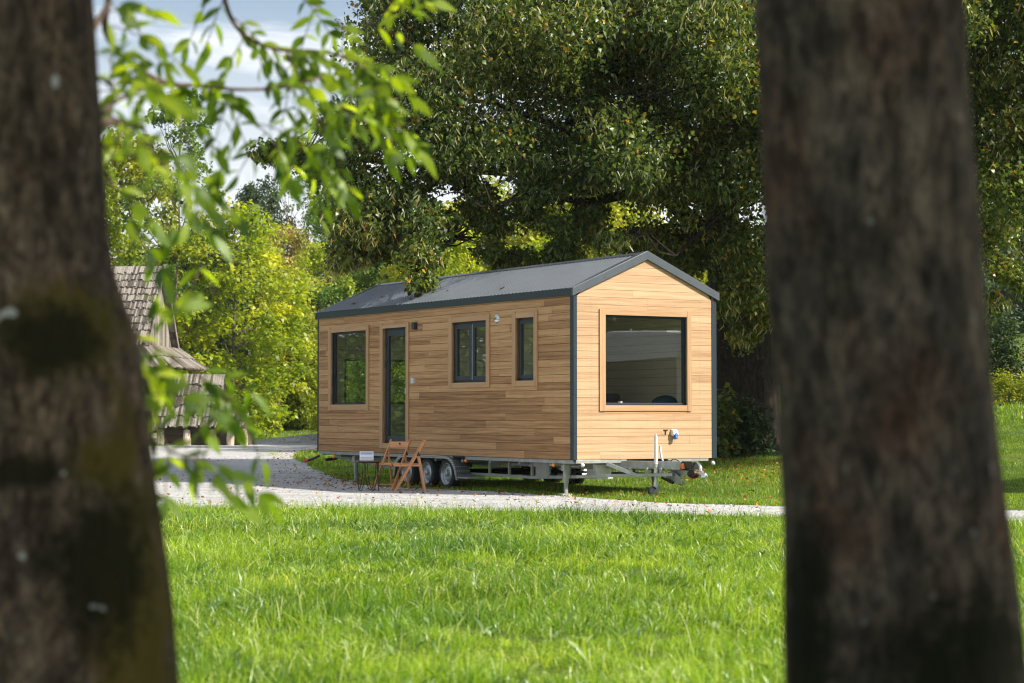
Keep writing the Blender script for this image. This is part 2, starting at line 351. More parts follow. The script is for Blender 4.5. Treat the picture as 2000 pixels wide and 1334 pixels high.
def cuts_boards(mb, u0, u1, z0, z1, holes, plane, joints, thick=.019, rows=None, h=.1215, gap=.0055, clip=None):
    k = 0; z = z0
    while z < z1-.02:
        zt = min(z+h-gap, z1)
        js = sorted([u0]+[u for u in joints(k) if u0+.25 < u < u1-.25]+[u1])
        for a, b_ in zip(js[:-1], js[1:]):
            segs = [(a+(.0015 if a > u0 else 0), b_-(.0015 if b_ < u1 else 0))]
            for (h0, h1, g0, g1) in holes:
                if g0 < zt-.004 and g1 > z+.004:
                    ns = []
                    for s0, s1 in segs:
                        if h1 <= s0 or h0 >= s1: ns.append((s0, s1)); continue
                        # fully blocked rows only when the hole really covers the row's height
                        if s0 < h0: ns.append((s0, h0))
                        if s1 > h1: ns.append((h1, s1))
                        if g0 > z+.01: segs_low.append((max(s0, h0), min(s1, h1), z, g0))
                        if g1 < zt-.01: segs_low.append((max(s0, h0), min(s1, h1), g1, zt))
                    segs = ns
            rn = float(rng.random())
            for s0, s1 in segs:
                if s1-s0 < .01: continue
                poly = [(s0, z), (s1, z), (s1, zt), (s0, zt)]
                if clip:
                    l0, r0 = clip(z); l1, r1 = clip(zt)
                    poly = [(max(s0, l0), z), (min(s1, r0), z), (min(s1, r1), zt), (max(s0, l1), zt)]
                    if poly[1][0]-poly[0][0] < .02: continue
                    if poly[2][0] < poly[3][0]: poly = poly[:2]+[((poly[2][0]+poly[3][0])/2, zt)]
                off = float(rng.uniform(0, .0015))
                mb_plane(mb, poly, plane, thick, rn, off)
            rn2 = rn
            while segs_low:
                s0, s1, za, zb = segs_low.pop()
                if zb-za > .008: mb_plane(mb, [(s0, za), (s1, za), (s1, zb), (s0, zb)], plane, thick, rn2, 0)
        z += h; k += 1
segs_low = []
def mb_plane(mb, poly, plane, t, rn, off):
    if plane == 'side': mb.prism([(u, v) for u, v in poly], 0, off, t, rn, 1)       # others: y,z
    else: mb.prism([(u, v) for u, v in poly], 1, off, t, rn, 0)                      # others: x,z
# openings (y0,y1,z0,z1) on the side wall
W1 = (7.135, 8.64, 1.475, 2.858); DR = (5.555, 6.462, .765, 2.860); W2 = (2.69, 3.865, 1.832, 2.868); W3 = (1.168, 1.735, 1.838, 2.858)
O1 = (7.03, 8.752, 1.36, 2.953); OD = (5.45, 6.572, .665, 2.945); O2 = (2.58, 3.975, 1.742, 2.967); O3 = (1.055, 1.845, 1.745, 2.960)
GW = (.585, 2.165, 1.436, 2.858); OG = (.476, 2.247, 1.342, 2.950)
RW = (.53, 1.95, 1.49, 2.38)
jt = {}
def joints_side(k):
    r_ = np.random.default_rng(500+k); p = []; u = r_.uniform(.3, 2.4)
    while u < LEN: p.append(u); u += r_.choice([2.4, 3.0, 3.6, 4.2, 4.8])
    return p
def joints_gable(k):
    r_ = np.random.default_rng(900+k); return [r_.uniform(.4, 2.4)] if r_.random() < .35 else []
mb = MB(); cuts_boards(mb, .10, LEN-.05, Z0, 3.17, [W1, DR, W2, W3], 'side', joints_side)
def screws(mb, plane, us, holes, zmax):
    nf0 = len(mb.F)
    for k in range(int((zmax-Z0)/.1215)):
        for u in us:
            for dz in (.028, .090):
                z = Z0+k*.1215+dz
                if z > zmax(u) if callable(zmax) else z > zmax: continue
                if any(h[0]-.01 < u < h[1]+.01 and h[2]-.01 < z < h[3]+.01 for h in holes): continue
                p, q = ((.004, u, z), (-.0012, u, z)) if plane == 'side' else ((u, .004, z), (u, -.0012, z)); mb.tube([p, q], .0048, 6)
    return nf0
def with_screws(o, nf0):
    o.data.materials.append(MATS['steel_white']); mi = np.zeros(len(o.data.polygons), np.int32); mi[nf0:] = 1; o.data.polygons.foreach_set('material_index', mi)
nf0 = screws(mb, 'side', [.62, 1.45, 2.30, 3.05, 4.3, 5.0, 6.85, 8.0, 9.0], [O1, OD, O2, O3], 3.12)
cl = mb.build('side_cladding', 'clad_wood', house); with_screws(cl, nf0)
mb = MB(); clipg = lambda z: (.058+max(0, (z-(ZE-.085))/SL), W-.058-max(0, (z-(ZE-.085))/SL))
cuts_boards(mb, .058, W-.088, Z0, 3.765, [GW], 'gable', joints_gable, gap=.0038, clip=clipg)
nf0 = screws(mb, 'gable', [.32, .85, 1.40, 1.92, 2.42], [OG], 3.2)
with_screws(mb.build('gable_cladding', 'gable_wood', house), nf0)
# inner shell panels
def panels(mb, plane, c0, c1, u0, u1, z0, z1, holes):
    us = sorted({u0, u1, *[h for H in holes for h in H[:2]]}); zs = sorted({z0, z1, *[h for H in holes for h in H[2:]]})
    for a, b_ in zip(us[:-1], us[1:]):
        for c, d in zip(zs[:-1], zs[1:]):
            mu, mz = (a+b_)/2, (c+d)/2
            if any(H[0] < mu < H[1] and H[2] < mz < H[3] for H in holes): continue
            if plane == 'side': mb.box(c0, c1, a, b_, c, d, .5, 1)
            else: mb.box(a, b_, c0, c1, c, d, .5, 0)
mb = MB()
panels(mb, 'side', .021, .075, .02, LEN, Z0-.005, 3.22, [W1, DR, W2, W3])
panels(mb, 'gable', .021, .075, .08, W-.08, Z0-.005, 3.2, [GW])
mb.prism([(.12, 3.2), (W-.12, 3.2), (W/2, 3.74)], 1, .022, .075)
mb.build('sheathing', 'dark_void', house)
mb = MB()   # interior lining boards
for zz in np.arange(.66, 3.1, .14):
    z1_ = min(zz+.134, 3.19)
    def strip(plane, c0, c1, u0, u1, holes):
        us = sorted({u0, u1, *[h for H in holes for h in H[:2]]})
        for a, b_ in zip(us[:-1], us[1:]):
            mu = (a+b_)/2; spans = [(zz, z1_)]
            for H in holes:
                if H[0] < mu < H[1]:
                    ns = []
                    for s0, s1 in spans:
                        if s1 <= H[2] or s0 >= H[3]: ns.append((s0, s1)); continue
                        if s0 < H[2]: ns.append((s0, H[2]))
                        if s1 > H[3]: ns.append((H[3], s1))
                    spans = ns
            for s0, s1 in spans:
                if s1-s0 < .01: continue
                if plane == 'side': mb.box(c0, c1, a, b_, s0, s1, .5, 1)
                else: mb.box(a, b_, c0, c1, s0, s1, .5, 0)
    strip('side', .077, .095, .10, LEN-.1, [W1, DR, W2, W3])
    strip('side', W-.095, W-.077, .10, LEN-.1, [])
    strip('gable', .077, .095, .10, W-.1, [GW])
    strip('gable', LEN-.095, LEN-.077, .10, W-.1, [RW])
    strip('gable', 3.15, 3.20, 1.02, W-.1, [])
    strip('side', 1.02, 1.06, 2.2, 3.15, [])
mb.prism([(.1, 3.19), (W-.1, 3.19), (W/2, 3.72)], 1, LEN-.095, LEN-.02)
mb.build('interior_lining', 'inner_wood', house)
mb = MB()
panels(mb, 'gable', LEN-.075, LEN, .0, W, Z0-.005, 3.22, [RW])
mb.box(W-.075, W, .02, LEN-.08, Z0-.005, 3.22)
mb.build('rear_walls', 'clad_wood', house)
mb = MB(); mb.box(.03, W-.03, .03, LEN-.03, Z0-.03, Z0+.06)
mb.build('floor_deck', 'black_plastic', house)
# ceiling under slopes
mb = MB()
for sgn in (0, 1):
    f_ = lambda x: x if sgn == 0 else W-x
    mb.prism([(f_(.08), ZE-.10), (f_(W/2), ZR-.10), (f_(W/2), ZR-.04), (f_(.03), ZE-.04)], 1, .08, LEN-.08, .5)
mb.build('ceiling', 'inner_wood', house)
# roof sheets: corrugated
def roof_sheet(side):
    pitch, hgt = .115, .026; prof = []
    y = -.015
    while y < LEN+.02:
        prof += [(y, 0), (y+.036, 0), (y+.052, hgt), (y+.098, hgt)]; y += pitch
    prof = [(min(a, LEN+.03), b_) for a, b_ in prof]; n = len(prof); V = []
    nx, nz = -SL, 1.0; ln = math.hypot(nx, nz); nx /= ln; nz /= ln
    for t in (0.0, .5, 1.0):
        for a, b_ in prof:
            x = -.03+t*(W/2+.028); z = ZE-.035+(x*SL)+.012
            xx = x+nx*b_; zz = z+nz*b_
            V.append((xx if side == 0 else W-xx, a, zz))
    Fs = [(i*n+k, i*n+k+1, (i+1)*n+k+1, (i+1)*n+k) for i in range(2) for k in range(n-1)]
    if side: Fs = [f[::-1] for f in Fs]
    return V, Fs
rf = MB(); v, f = roof_sheet(0); rf.add(v, f); v, f = roof_sheet(1); rf.add(v, f)
roof = rf.build('roof', 'roof_metal', house, fixn=False)
mb = MB(); mb.prism([(W/2-.10, ZR-.03), (W/2, ZR+.012), (W/2+.10, ZR-.03), (W/2+.10, ZR-.038), (W/2, ZR+.004), (W/2-.10, ZR-.038)], 1, -.02, LEN+.02)
mb.build('ridge_cap', 'roof_metal', roof)
mb = MB()
for side in (0, 1):
    x0, x1 = (-.035, .022) if side == 0 else (W-.022, W+.035)
    mb.box(x0, x1, -.012, LEN+.03, ZE-.135, ZE-.018)
mb.build('fascia', 'anthracite', roof, bevel=.003)
# rake trims
T = .128; mb = MB(); yy = (LEN+.001, LEN+.04)
for yy in ((LEN+.001, LEN+.04), (-.045, -.004)):
    if yy[0] < 0: mb.build('rake_trim', 'roof_metal', roof); mb = MB()
    mb.prism([(-.045, ZE-.02), (W/2, ZR+.022), (W/2, ZR+.022-T*1.08), (-.045, ZE-.02-T)], 1, *yy)
    mb.prism([(W+.045, ZE-.02), (W/2+.001, ZR+.022), (W/2+.001, ZR+.022-T*1.08), (W+.045, ZE-.02-T)], 1, *yy)
for t in (.08, .42, .80):
    for sgn in (0, 1):
        x = -.045+t*(W/2+.045); z = ZE-.05+SL*(x)+.01; x = x if sgn == 0 else W-x
        mb.tube([(x, -.046, z-.03), (x, -.052, z-.03)], .011, 8)
# the rake folded back over the roof
mb.prism([(-.045, ZE-.02), (W/2, ZR+.022), (W/2, ZR+.012), (-.045, ZE-.030)], 1, -.004, .11)
mb.prism([(W+.045, ZE-.02), (W/2, ZR+.022), (W/2, ZR+.012), (W+.045, ZE-.030)], 1, -.004, .11)
mb.build('rake_trim', 'roof_metal', roof, bevel=.003)
# corner trims
def corner(x0, x1, y0, y1):
    m_ = MB(); m_.box(x0, x1, y0, y1, Z0-.002, ZE-.15)
    return m_
c1 = MB(); c1.box(-.006, .0, .0, .098, Z0-.004, ZE-.136); c1.box(-.006, .056, -.008, .0, Z0-.004, ZE-.125)
for z in (1.0, 2.2, 3.0, 1.6):
    c1.tube([(-.006, .05, z), (-.012, .05, z)], .009, 8); c1.tube([(.03, -.008, z), (.03, -.014, z)], .009, 8)
c1.build('corner_trim', 'anthracite', house)
c2 = MB(); c2.box(W-.086, W+.006, -.008, .0, Z0-.004, ZE-.135); c2.box(W, W+.006, .0, .1, Z0-.004, ZE-.135)
for z in (.85, 1.5, 2.2, 2.95): c2.tube([(W-.04, -.008, z), (W-.04, -.014, z)], .009, 8)
c2.build('corner_trim', 'anthracite', house)
c3 = MB(); c3.box(-.006, .0, LEN-.048, LEN+.006, Z0-.004, ZE-.136); c3.box(0, W, LEN+.0, LEN+.006, Z0-.02, Z0+.03)
c3.build('corner_trim', 'anthracite', house)

# windows & door on the side wall
def casing(outer, inner, plane, parent, proud=.022):
    m_ = MB(); u0, u1, z0, z1 = outer; a0, a1, c0, c1_ = inner
    def bx(ua, ub, za, zb, d0, d1, ax):
        if plane == 'side': m_.box(d0, d1, ua, ub, za, zb, axis={'u': 1, 'z': 2}[ax])
        else: m_.box(ua, ub, d0, d1, za, zb, axis={'u': 0, 'z': 2}[ax])
    bx(u0, a0, z0, z1, -proud, -.001, 'z'); bx(a1, u1, z0, z1, -proud, -.001, 'z')
    bx(a0+.001, a1-.001, c1_, z1-.008, -proud+.004, -.001, 'u'); bx(a0+.001, a1-.001, z0+.004, c0, -proud+.004, -.001, 'u')
    # reveals
    bx(a0-.02, a0, c0, c1_, -.001, .085, 'z'); bx(a1, a1+.02, c0, c1_, -.001, .085, 'z')
    bx(a0, a1, c1_, c1_+.02, -.001, .085, 'u'); bx(a0, a1, c0-.02, c0, -.001, .085, 'u')
    return m_.build('casing', 'casing_wood', parent, bevel=.002)
def frame_bars(u0, u1, z0, z1, w, d0, d1, plane, m_=None):
    m_ = m_ or MB()
    for a, b_, c, d in ((u0, u0+w, z0, z1), (u1-w, u1, z0, z1), (u0+w, u1-w, z1-w, z1), (u0+w, u1-w, z0, z0+w)):
        if plane == 'side': m_.box(d0, d1, a, b_, c, d)
        else: m_.box(a, b_, d0, d1, c, d)
    return m_
def pane(u0, u1, z0, z1, d, plane, parent):
    m_ = MB()
    if plane == 'side': m_.box(d, d+.006, u0, u1, z0, z1)
    else: m_.box(u0, u1, d, d+.006, z0, z1)
    return m_.build('pane', 'pane_glass', parent)
def window(outer, inner, plane, kind, label=None):
    e = bpy.data.objects.new('window', None); COL.objects.link(e); e.parent = house
    if label: e['label'] = label
    casing(outer, inner, plane, e); u0, u1, z0, z1 = inner
    m_ = frame_bars(u0+.001, u1-.001, z0+.001, z1-.001, .035, .05, .10, plane)
    if kind == 'fixed':
        m_.build('frame', 'anthracite', e, bevel=.002); pane(u0+.034, u1-.034, z0+.034, z1-.034, .07, plane, e)
    elif kind == 'tilt':
        frame_bars(u0+.036, u1-.036, z0+.036, z1-.036, .06, .035, .085, plane, m_)
        m_.build('frame', 'anthracite', e, bevel=.002); pane(u0+.095, u1-.095, z0+.095, z1-.095, .06, plane, e)
    else:
        um = (u0+u1)/2+.02
        frame_bars(um-.03, u1-.036, z0+.036, z1-.036, .078, .028, .078, plane, m_)      # left in the view, nearer
        frame_bars(u0+.036, um-.032, z0+.036, z1-.036, .070, .052, .095, plane, m_)
        m_.build('frame', 'anthracite', e, bevel=.002)
        m_ = MB(); m_.box(.04, .05, um-.044, um-.034, z0+.04, z1-.04); m_.build('seal', 'grey_plastic', e)
        pane(um+.046, u1-.112, z0+.112, z1-.112, .055, plane, e); pane(u0+.104, um-.100, z0+.104, z1-.104, .075, plane, e)
    return e
window(O1, W1, 'side', 'fixed', 'large fixed window at the far end of the long side')
window(O2, W2, 'side', 'double', 'two pane window in the middle of the long side')
window(O3, W3, 'side', 'tilt', 'narrow upright window near the house corner')
window(OG, GW, 'gable', 'fixed', 'large square window in the gable end')
e = bpy.data.objects.new('window', None); COL.objects.link(e); e.parent = house; e['label'] = 'rear window seen through the house'
m_ = frame_bars(RW[0], RW[1], RW[2], RW[3], .045, LEN-.09, LEN-.04, 'gable'); m_.build('frame', 'black_plastic', e)
m_ = MB(); m_.box(RW[0]+.04, RW[1]-.04, LEN-.065, LEN-.06, RW[2]+.04, RW[3]-.04); m_.build('pane', 'pane_glass', e)
# door
door = bpy.data.objects.new('door', None); COL.objects.link(door); door.parent = house
casing(OD, DR, 'side', door)
u0, u1, z0, z1 = DR
m_ = frame_bars(u0+.001, u1-.001, z0+.001, z1-.001, .03, .06, .10, 'side')
a0, a1, b0, b1 = u0+.031, u1-.031, z0+.031, z1-.031
m_.box(.045, .095, a0, a0+.085, b0, b1); m_.box(.045, .095, a1-.09, a1, b0, b1); m_.box(.045, .095, a0+.085, a1-.09, b1-.11, b1); m_.box(.045, .095, a0+.085, a1-.09, b0, b0+.10)
m_.build('door_leaf', 'anthracite', door, bevel=.002)
pane(a0+.084, a1-.089, b0+.099, b1-.109, .066, 'side', door)
for z in (2.58, 2.20, 1.0):
    m_ = MB(); m_.tube([(.035, a1-.002, z-.05), (.035, a1-.002, z+.05)], .014, 10); m_.box(.03, .046, a1-.05, a1+.02, z+.0, z+.06); m_.build('hinge', 'anthracite', door)
m_ = MB(); m_.box(.035, .046, a0+.025, a0+.06, 1.78, 1.98); m_.tube([(.046, a0+.042, 1.90), (-.005, a0+.042, 1.90), (-.008, a0+.06, 1.90), (-.008, a0+.17, 1.90)], .009, 8); m_.build('handle', 'black_metal', door, smooth=True)
m_ = MB(); m_.box(.020, .023, a0+.02, a0+.065, 1.66, 1.76); m_.tube([(.022, a0+.042, 1.76), (.022, a0+.042, 1.83)], .004, 6); m_.build('key_tag', 'white_plastic', door)
# wall fittings
m_ = MB(); m_.box(-.075, -.001, 5.145, 5.235, 2.80, 2.925); m_.build('wall_lamp', 'anthracite', house, bevel=.004)
m_ = MB(); m_.box(-.055, -.001, 5.20, 5.30, 1.84, 1.935); o = m_.build('switch_box', 'grey_plastic', house, bevel=.006)
m_ = MB(); Mv = sweep_disc((-.001, 2.35, 2.88), (-1, 0, 0)); m_.lathe([(.0001, .035), (.04, .034), (.065, .026), (.08, .008), (.082, 0)], Mv, 28); m_.build('vent_cap', 'steel_white', house, smooth=True)
bpy.data.materials['steel_white'].node_tree.nodes['Principled BSDF'].inputs['Metallic'].default_value = .9
bpy.data.materials['steel_white'].node_tree.nodes['Principled BSDF'].inputs['Roughness'].default_value = .15
# inlet socket on the gable
so = bpy.data.objects.new('power_inlet', None); COL.objects.link(so); so.parent = house
m_ = MB(); m_.prism([(-.002, .955), (-.05, .94), (-.085, .965), (-.075, 1.03), (-.04, 1.05), (-.002, 1.055)], 0, 1.845, 1.94); m_.build('housing', 'white_plastic', so, bevel=.008)
m_ = MB(); m_.tube([(1.893, -.05, .985), (1.893, -.075, .90)], [.036, .034], 16); m_.tube([(1.893, -.054, .965), (1.893, -.058, .953)], .045, 16); m_.build('plug_cover', 'blue_plastic', so, smooth=True)

# ---- trailer chassis
m_ = MB()
m_.box(.015, .075, 3.9, LEN-.02, .520, .578); m_.box(.015, .075, .05, 3.45, .520, .578)   # side rail
m_.box(W-.075, W-.015, .05, LEN-.02, .520, .578)
m_.box(.08, W-.08, LEN-.10, LEN-.02, .50, .578); m_.box(.05, 1.0, .01, .07, .525, .578); m_.box(1.8, 2.6, .01, .07, .535, .578)
for x in (.62, W-.70): m_.box(x, x+.07, .4, LEN-.1, .42, .552)
for y in np.arange(.8, LEN-.3, .95): m_.box(.08, W-.08, y, y+.05, .47, .53)
m_.build('chassis_frame', 'galvanised', house, bevel=.004)
# low truss rails
m_ = MB()
m_.beam((.30, 3.15, .27), (.30, 1.7, .262), .04, .05); m_.beam((.30, 1.7, .262), (.30, .55, .30), .04, .05); m_.beam((.30, .55, .30), (.75, -.05, .33), .04, .05); m_.beam((.75, -.05, .33), (1.24, -.90, .36), .04, .05)
for y, w in ((3.10, .04), (2.45, .04), (1.72, .05), (1.20, .05), (.62, .06)):
    m_.box(.28, .32, y-w/2, y+w/2, .27, .50)
m_.box(.285, .30, 1.22, 1.60, .28, .52)
m_.beam((.60, -.02, .52), (.93, -.35, .34), .035, .06)
for t in (.25, .55, .8): m_.beam((.75+.49*t, -.05-.85*t, .34), (.75+.49*t, -.05-.85*t, .46), .05, .04)
m_.beam((.30, 6.3, .28), (.30, 3.15, .27), .03, .04)
m_.beam((.30, 6.3, .28), (.30, 8.3, .40), .04, .05); m_.beam((.30, 8.3, .40), (.30, 9.1, .48), .04, .05); m_.box(.27, .31, 7.0, 7.06, .32, .5)
m_.build('lower_truss', 'galvanised', house, bevel=.003)
m_ = MB(); m_.beam((2.45, 6.3, .28), (2.45, 2.9, .27), .03, .04); m_.beam((2.45, 2.9, .27), (2.45, .55, .30), .04, .05)
for y in (2.8, 1.9, 1.2, .6): m_.box(2.43, 2.47, y-.03, y+.03, .27, .50)
m_.beam((2.45, 6.3, .28), (2.45, 8.3, .40), .04, .05)
m_.build('lower_truss', 'galvanised', house, bevel=.003)
m_ = MB(); m_.beam((.30, 1.8, .500), (1.31, -1.03, .500), .07, .125); m_.beam((2.45, 1.8, .500), (1.44, -1.03, .500), .07, .125)
m_.box(1.29, 1.46, -1.05, -.80, .44, .562)
m_.build('drawbar', 'galvanised', house, bevel=.004)
# coupling
cp = bpy.data.objects.new('coupling', None); COL.objects.link(cp); cp.parent = house
m_ = MB(); m_.box(1.31, 1.44, -1.30, -1.06, .455, .57); m_.box(1.30, 1.45, -1.07, -1.05, .43, .575); m_.build('damper_housing', 'black_plastic', cp, bevel=.008)
m_ = MB(); m_.tube([(1.375, -1.02, .40), (1.375, -1.30, .40)], .04, 14); m_.box(1.33, 1.42, -1.15, -.72, .355, .43); m_.build('damper_tube', 'galvanised', cp, smooth=True)
m_ = MB(); m_.tube([(1.375, -1.16, .38), (1.375, -1.2, .38), (1.375, -1.27, .375), (1.375, -1.33, .38), (1.375, -1.35, .385)], [.045, .065, .072, .06, .03], 16); m_.build('bellows', 'rubber', cp, smooth=True)
m_ = MB(); m_.tube([(1.375, -1.32, .40), (1.375, -1.42, .395), (1.375, -1.50, .375), (1.375, -1.55, .355)], [.045, .042, .05, .045], 14)
m_.tube([(1.375, -1.30, .56), (1.375, -1.37, .555), (1.375, -1.43, .50), (1.375, -1.44, .42)], [.014, .02, .026, .03], 10); m_.lathe([(.055, -.03), (.06, .0), (.045, .035), (.001, .05)], sweep_disc((1.375, -1.53, .355), (0, 0, 1)), 18)
m_.build('ball_coupling', 'steel_white', cp, smooth=True)
m_ = MB(); m_.tube([(1.30, -1.04, .47), (1.285, -1.07, .50)], .028, 8); m_.tube([(1.30, -1.08, .53), (1.30, -1.1, .45)], .03, 8); m_.build('cable_plug', 'orange_plastic', cp, smooth=True)
m_ = MB(); pts = [(1.32, -1.45, .42), (1.30, -1.33, .34), (1.30, -1.22, .30), (1.32, -1.0, .30), (1.32, -.9, .32)]; m_.tube(pts, .004, 6)
m_.tube([(1.36, -1.50, .34), (1.32, -1.38, .32), (1.30, -1.28, .295)], .004, 6); m_.build('breakaway_cable', 'red_cable', cp)
m_ = MB(); m_.tube([(1.30, -.75, .56), (1.30, -.82, .60), (1.31, -.9, .59), (1.32, -1.0, .55), (1.32, -1.12, .54), (1.33, -1.22, .56)], .008, 6); m_.build('cable', 'black_plastic', cp, smooth=True)
hb = bpy.data.objects.new('handbrake', None); COL.objects.link(hb); hb.parent = house
m_ = MB(); m_.prism([(-.88, .40), (-1.02, .34), (-1.08, .24), (-1.00, .20), (-.95, .22), (-.86, .36)], 0, 1.27, 1.283); m_.prism([(-.62, .33), (-.70, .40), (-.88, .38), (-.93, .25), (-.80, .22), (-.66, .27)], 0, 1.30, 1.31)
m_.tube([(1.29, -.72, .52), (1.29, -.82, .40), (1.29, -.95, .25)], .014, 8); m_.lathe([(.075, -.01), (.08, 0), (.075, .01), (.055, .01), (.05, 0), (.055, -.01), (.075, -.01)], sweep_disc((1.31, -1.02, .27), (1, .1, 0)), 20)
m_.build('bracket', 'galvanised', hb, bevel=.002)
m_ = MB(); m_.tube([(1.27, -.57, .305), (1.27, -.86, .23)], .022, 12); m_.build('grip', 'rubber', hb, smooth=True)
m_ = MB(); m_.tube([(1.27, -.60, .56), (1.27, -.555, .62), (1.27, -.53, .72), (1.27, -.52, .80)], [.014, .02, .02, .018], 10); m_.build('lever', 'grey_plastic', hb, smooth=True)
# jockey wheel
JX, JY = 1.12, -.62
jw = bpy.data.objects.new('jockey_wheel', None); COL.objects.link(jw); jw.parent = house
m_ = MB(); m_.tube([(JX, JY, .40), (JX, JY, .955)], .030, 18); m_.tube([(JX, JY, .385), (JX, JY, .40)], .038, 18); m_.tube([(JX, JY, .15), (JX, JY, .40)], .024, 16); m_.tube([(JX, JY, .955), (JX, JY, .985)], .018, 12); m_.build('mast', 'steel_light', jw, smooth=True)
m_ = MB(); m_.tube([(JX, JY, .972), (JX+.13, JY-.08, .972)], .007, 8); m_.build('crank', 'steel_white', jw, smooth=True)
m_ = MB(); m_.tube([(JX+.125, JY-.078, .97), (JX+.125, JY-.078, 1.05)], [.011, .014], 10); m_.box(JX+.10, JX+.155, JY-.10, JY-.055, 1.03, 1.055); m_.build('knob', 'black_plastic', jw)
m_ = MB(); m_.box(JX+.03, JX+.13, JY-.06, JY+.06, .43, .56); m_.box(JX-.04, JX+.05, JY-.045, JY+.045, .46, .53); m_.build('clamp', 'galvanised', jw, bevel=.004)
m_ = MB()
for d in (-.045, .04):
    m_.add([(JX-.13, JY+d-.03, .05), (JX-.085, JY+d-.03, .035), (JX+.035, JY+d-.03, .12), (JX+.035, JY+d-.03, .19), (JX-.01, JY+d-.03, .195), (JX-.06, JY+d-.03, .12),
             (JX-.13, JY+d-.024, .05), (JX-.085, JY+d-.024, .035), (JX+.035, JY+d-.024, .12), (JX+.035, JY+d-.024, .19), (JX-.01, JY+d-.024, .195), (JX-.06, JY+d-.024, .12)],
            [(5, 4, 3, 2, 1, 0), (6, 7, 8, 9, 10, 11), (0, 1, 7, 6), (1, 2, 8, 7), (2, 3, 9, 8), (3, 4, 10, 9), (4, 5, 11, 10), (5, 0, 6, 11)])
m_.build('fork', 'rim_steel', jw, bevel=.002)
Mw = sweep_disc((JX-.09, JY-.03, .088), (.15, -1, 0))
m_ = MB(); m_.lathe([(.062, -.022), (.082, -.022), (.088, -.012), (.088, .012), (.082, .022), (.062, .022)], Mw, 28); m_.build('tyre', 'rubber', jw, smooth=True)
m_ = MB(); m_.lathe([(.001, -.018), (.02, -.02), (.022, -.014), (.05, -.012), (.063, -.02), (.063, .02), (.05, .012), (.02, .016), (.001, .016)], Mw, 24); m_.build('rim', 'rim_steel', jw, smooth=True)
# corner steadies
def jack(x, y, gx, foot=True):
    e_ = bpy.data.objects.new('corner_jack', None); COL.objects.link(e_); e_.parent = house
    w = hw(x, y); g = gzf(w[0], w[1])
    m_ = MB(); m_.box(x-.035, x+.035, y-.035, y+.035, .20+g*.5, .53); m_.box(x-.06, x+.045, y-.045, y+.045, .40, .50); m_.build('outer_tube', 'galvanised', e_, bevel=.004)
    m_ = MB(); m_.box(x-.024, x+.024, y-.024, y+.024, g+.03, .21+g*.5); m_.build('inner_tube', 'galvanised', e_)
    m_ = MB(); m_.box(x-.11, x+.07, y-.08, y+.08, g-.02, g+.032); m_.build('foot_plate', 'concrete' if foot else 'galvanised', e_, bevel=.004)
jack(.14, .45, 0); jack(.14, 7.85, 0, False); jack(2.5, 1.4, 0); jack(2.6, 8.3, 0, False)
# marker lights
for (x, y, z, mt, rr) in ((.02, 8.55, .47, 'amber_lens', .028), (.02, 3.42, .50, 'amber_lens', .026), (.02, .62, .49, 'amber_lens', .026), (.14, -.03, .50, 'white_plastic', .028), (2.66, -.03, .50, 'white_plastic', .028)):
    m_ = MB(); ax = (-1, 0, 0) if y > 0 else (0, -1, 0)
    m_.lathe([(rr*1.15, 0), (rr*1.15, .012), (rr, .02), (rr*.6, .034), (.001, .038)], sweep_disc((x, y, z), ax), 16); m_.box(x-.01, x+.02, y-.01, y+.02, z, .53) if y > 0 else m_.box(x-.02, x+.02, y+.001, y+.01, z, .53)
    m_.build('marker_light', mt, house, smooth=True)
m_ = MB(); m_.box(.62, .90, .30, .60, .30, .50); m_.box(.60, .92, .28, .62, .27, .30); m_.build('battery_box', 'white_plastic', house, bevel=.006)
m_ = MB(); m_.tube([(.55, LEN+.02, .50), (.40, LEN+.03, .42), (.20, LEN+.05, .40)], .03, 10); m_.tube([(.05, LEN+.0, .49), (.0, LEN+.05, .45), (-.1, LEN+.10, .40), (-.16, LEN+.12, .395)], .024, 10); m_.build('tail_light_arm', 'black_plastic', house, smooth=True)
m_ = MB(); m_.lathe([(.001, -.03), (.035, -.025), (.045, 0), (.04, .03), (.001, .04)], sweep_disc((-.18, LEN+.12, .39), (-.7, -.7, 0)), 18); m_.build('tail_light', 'red_lens', house, smooth=True)
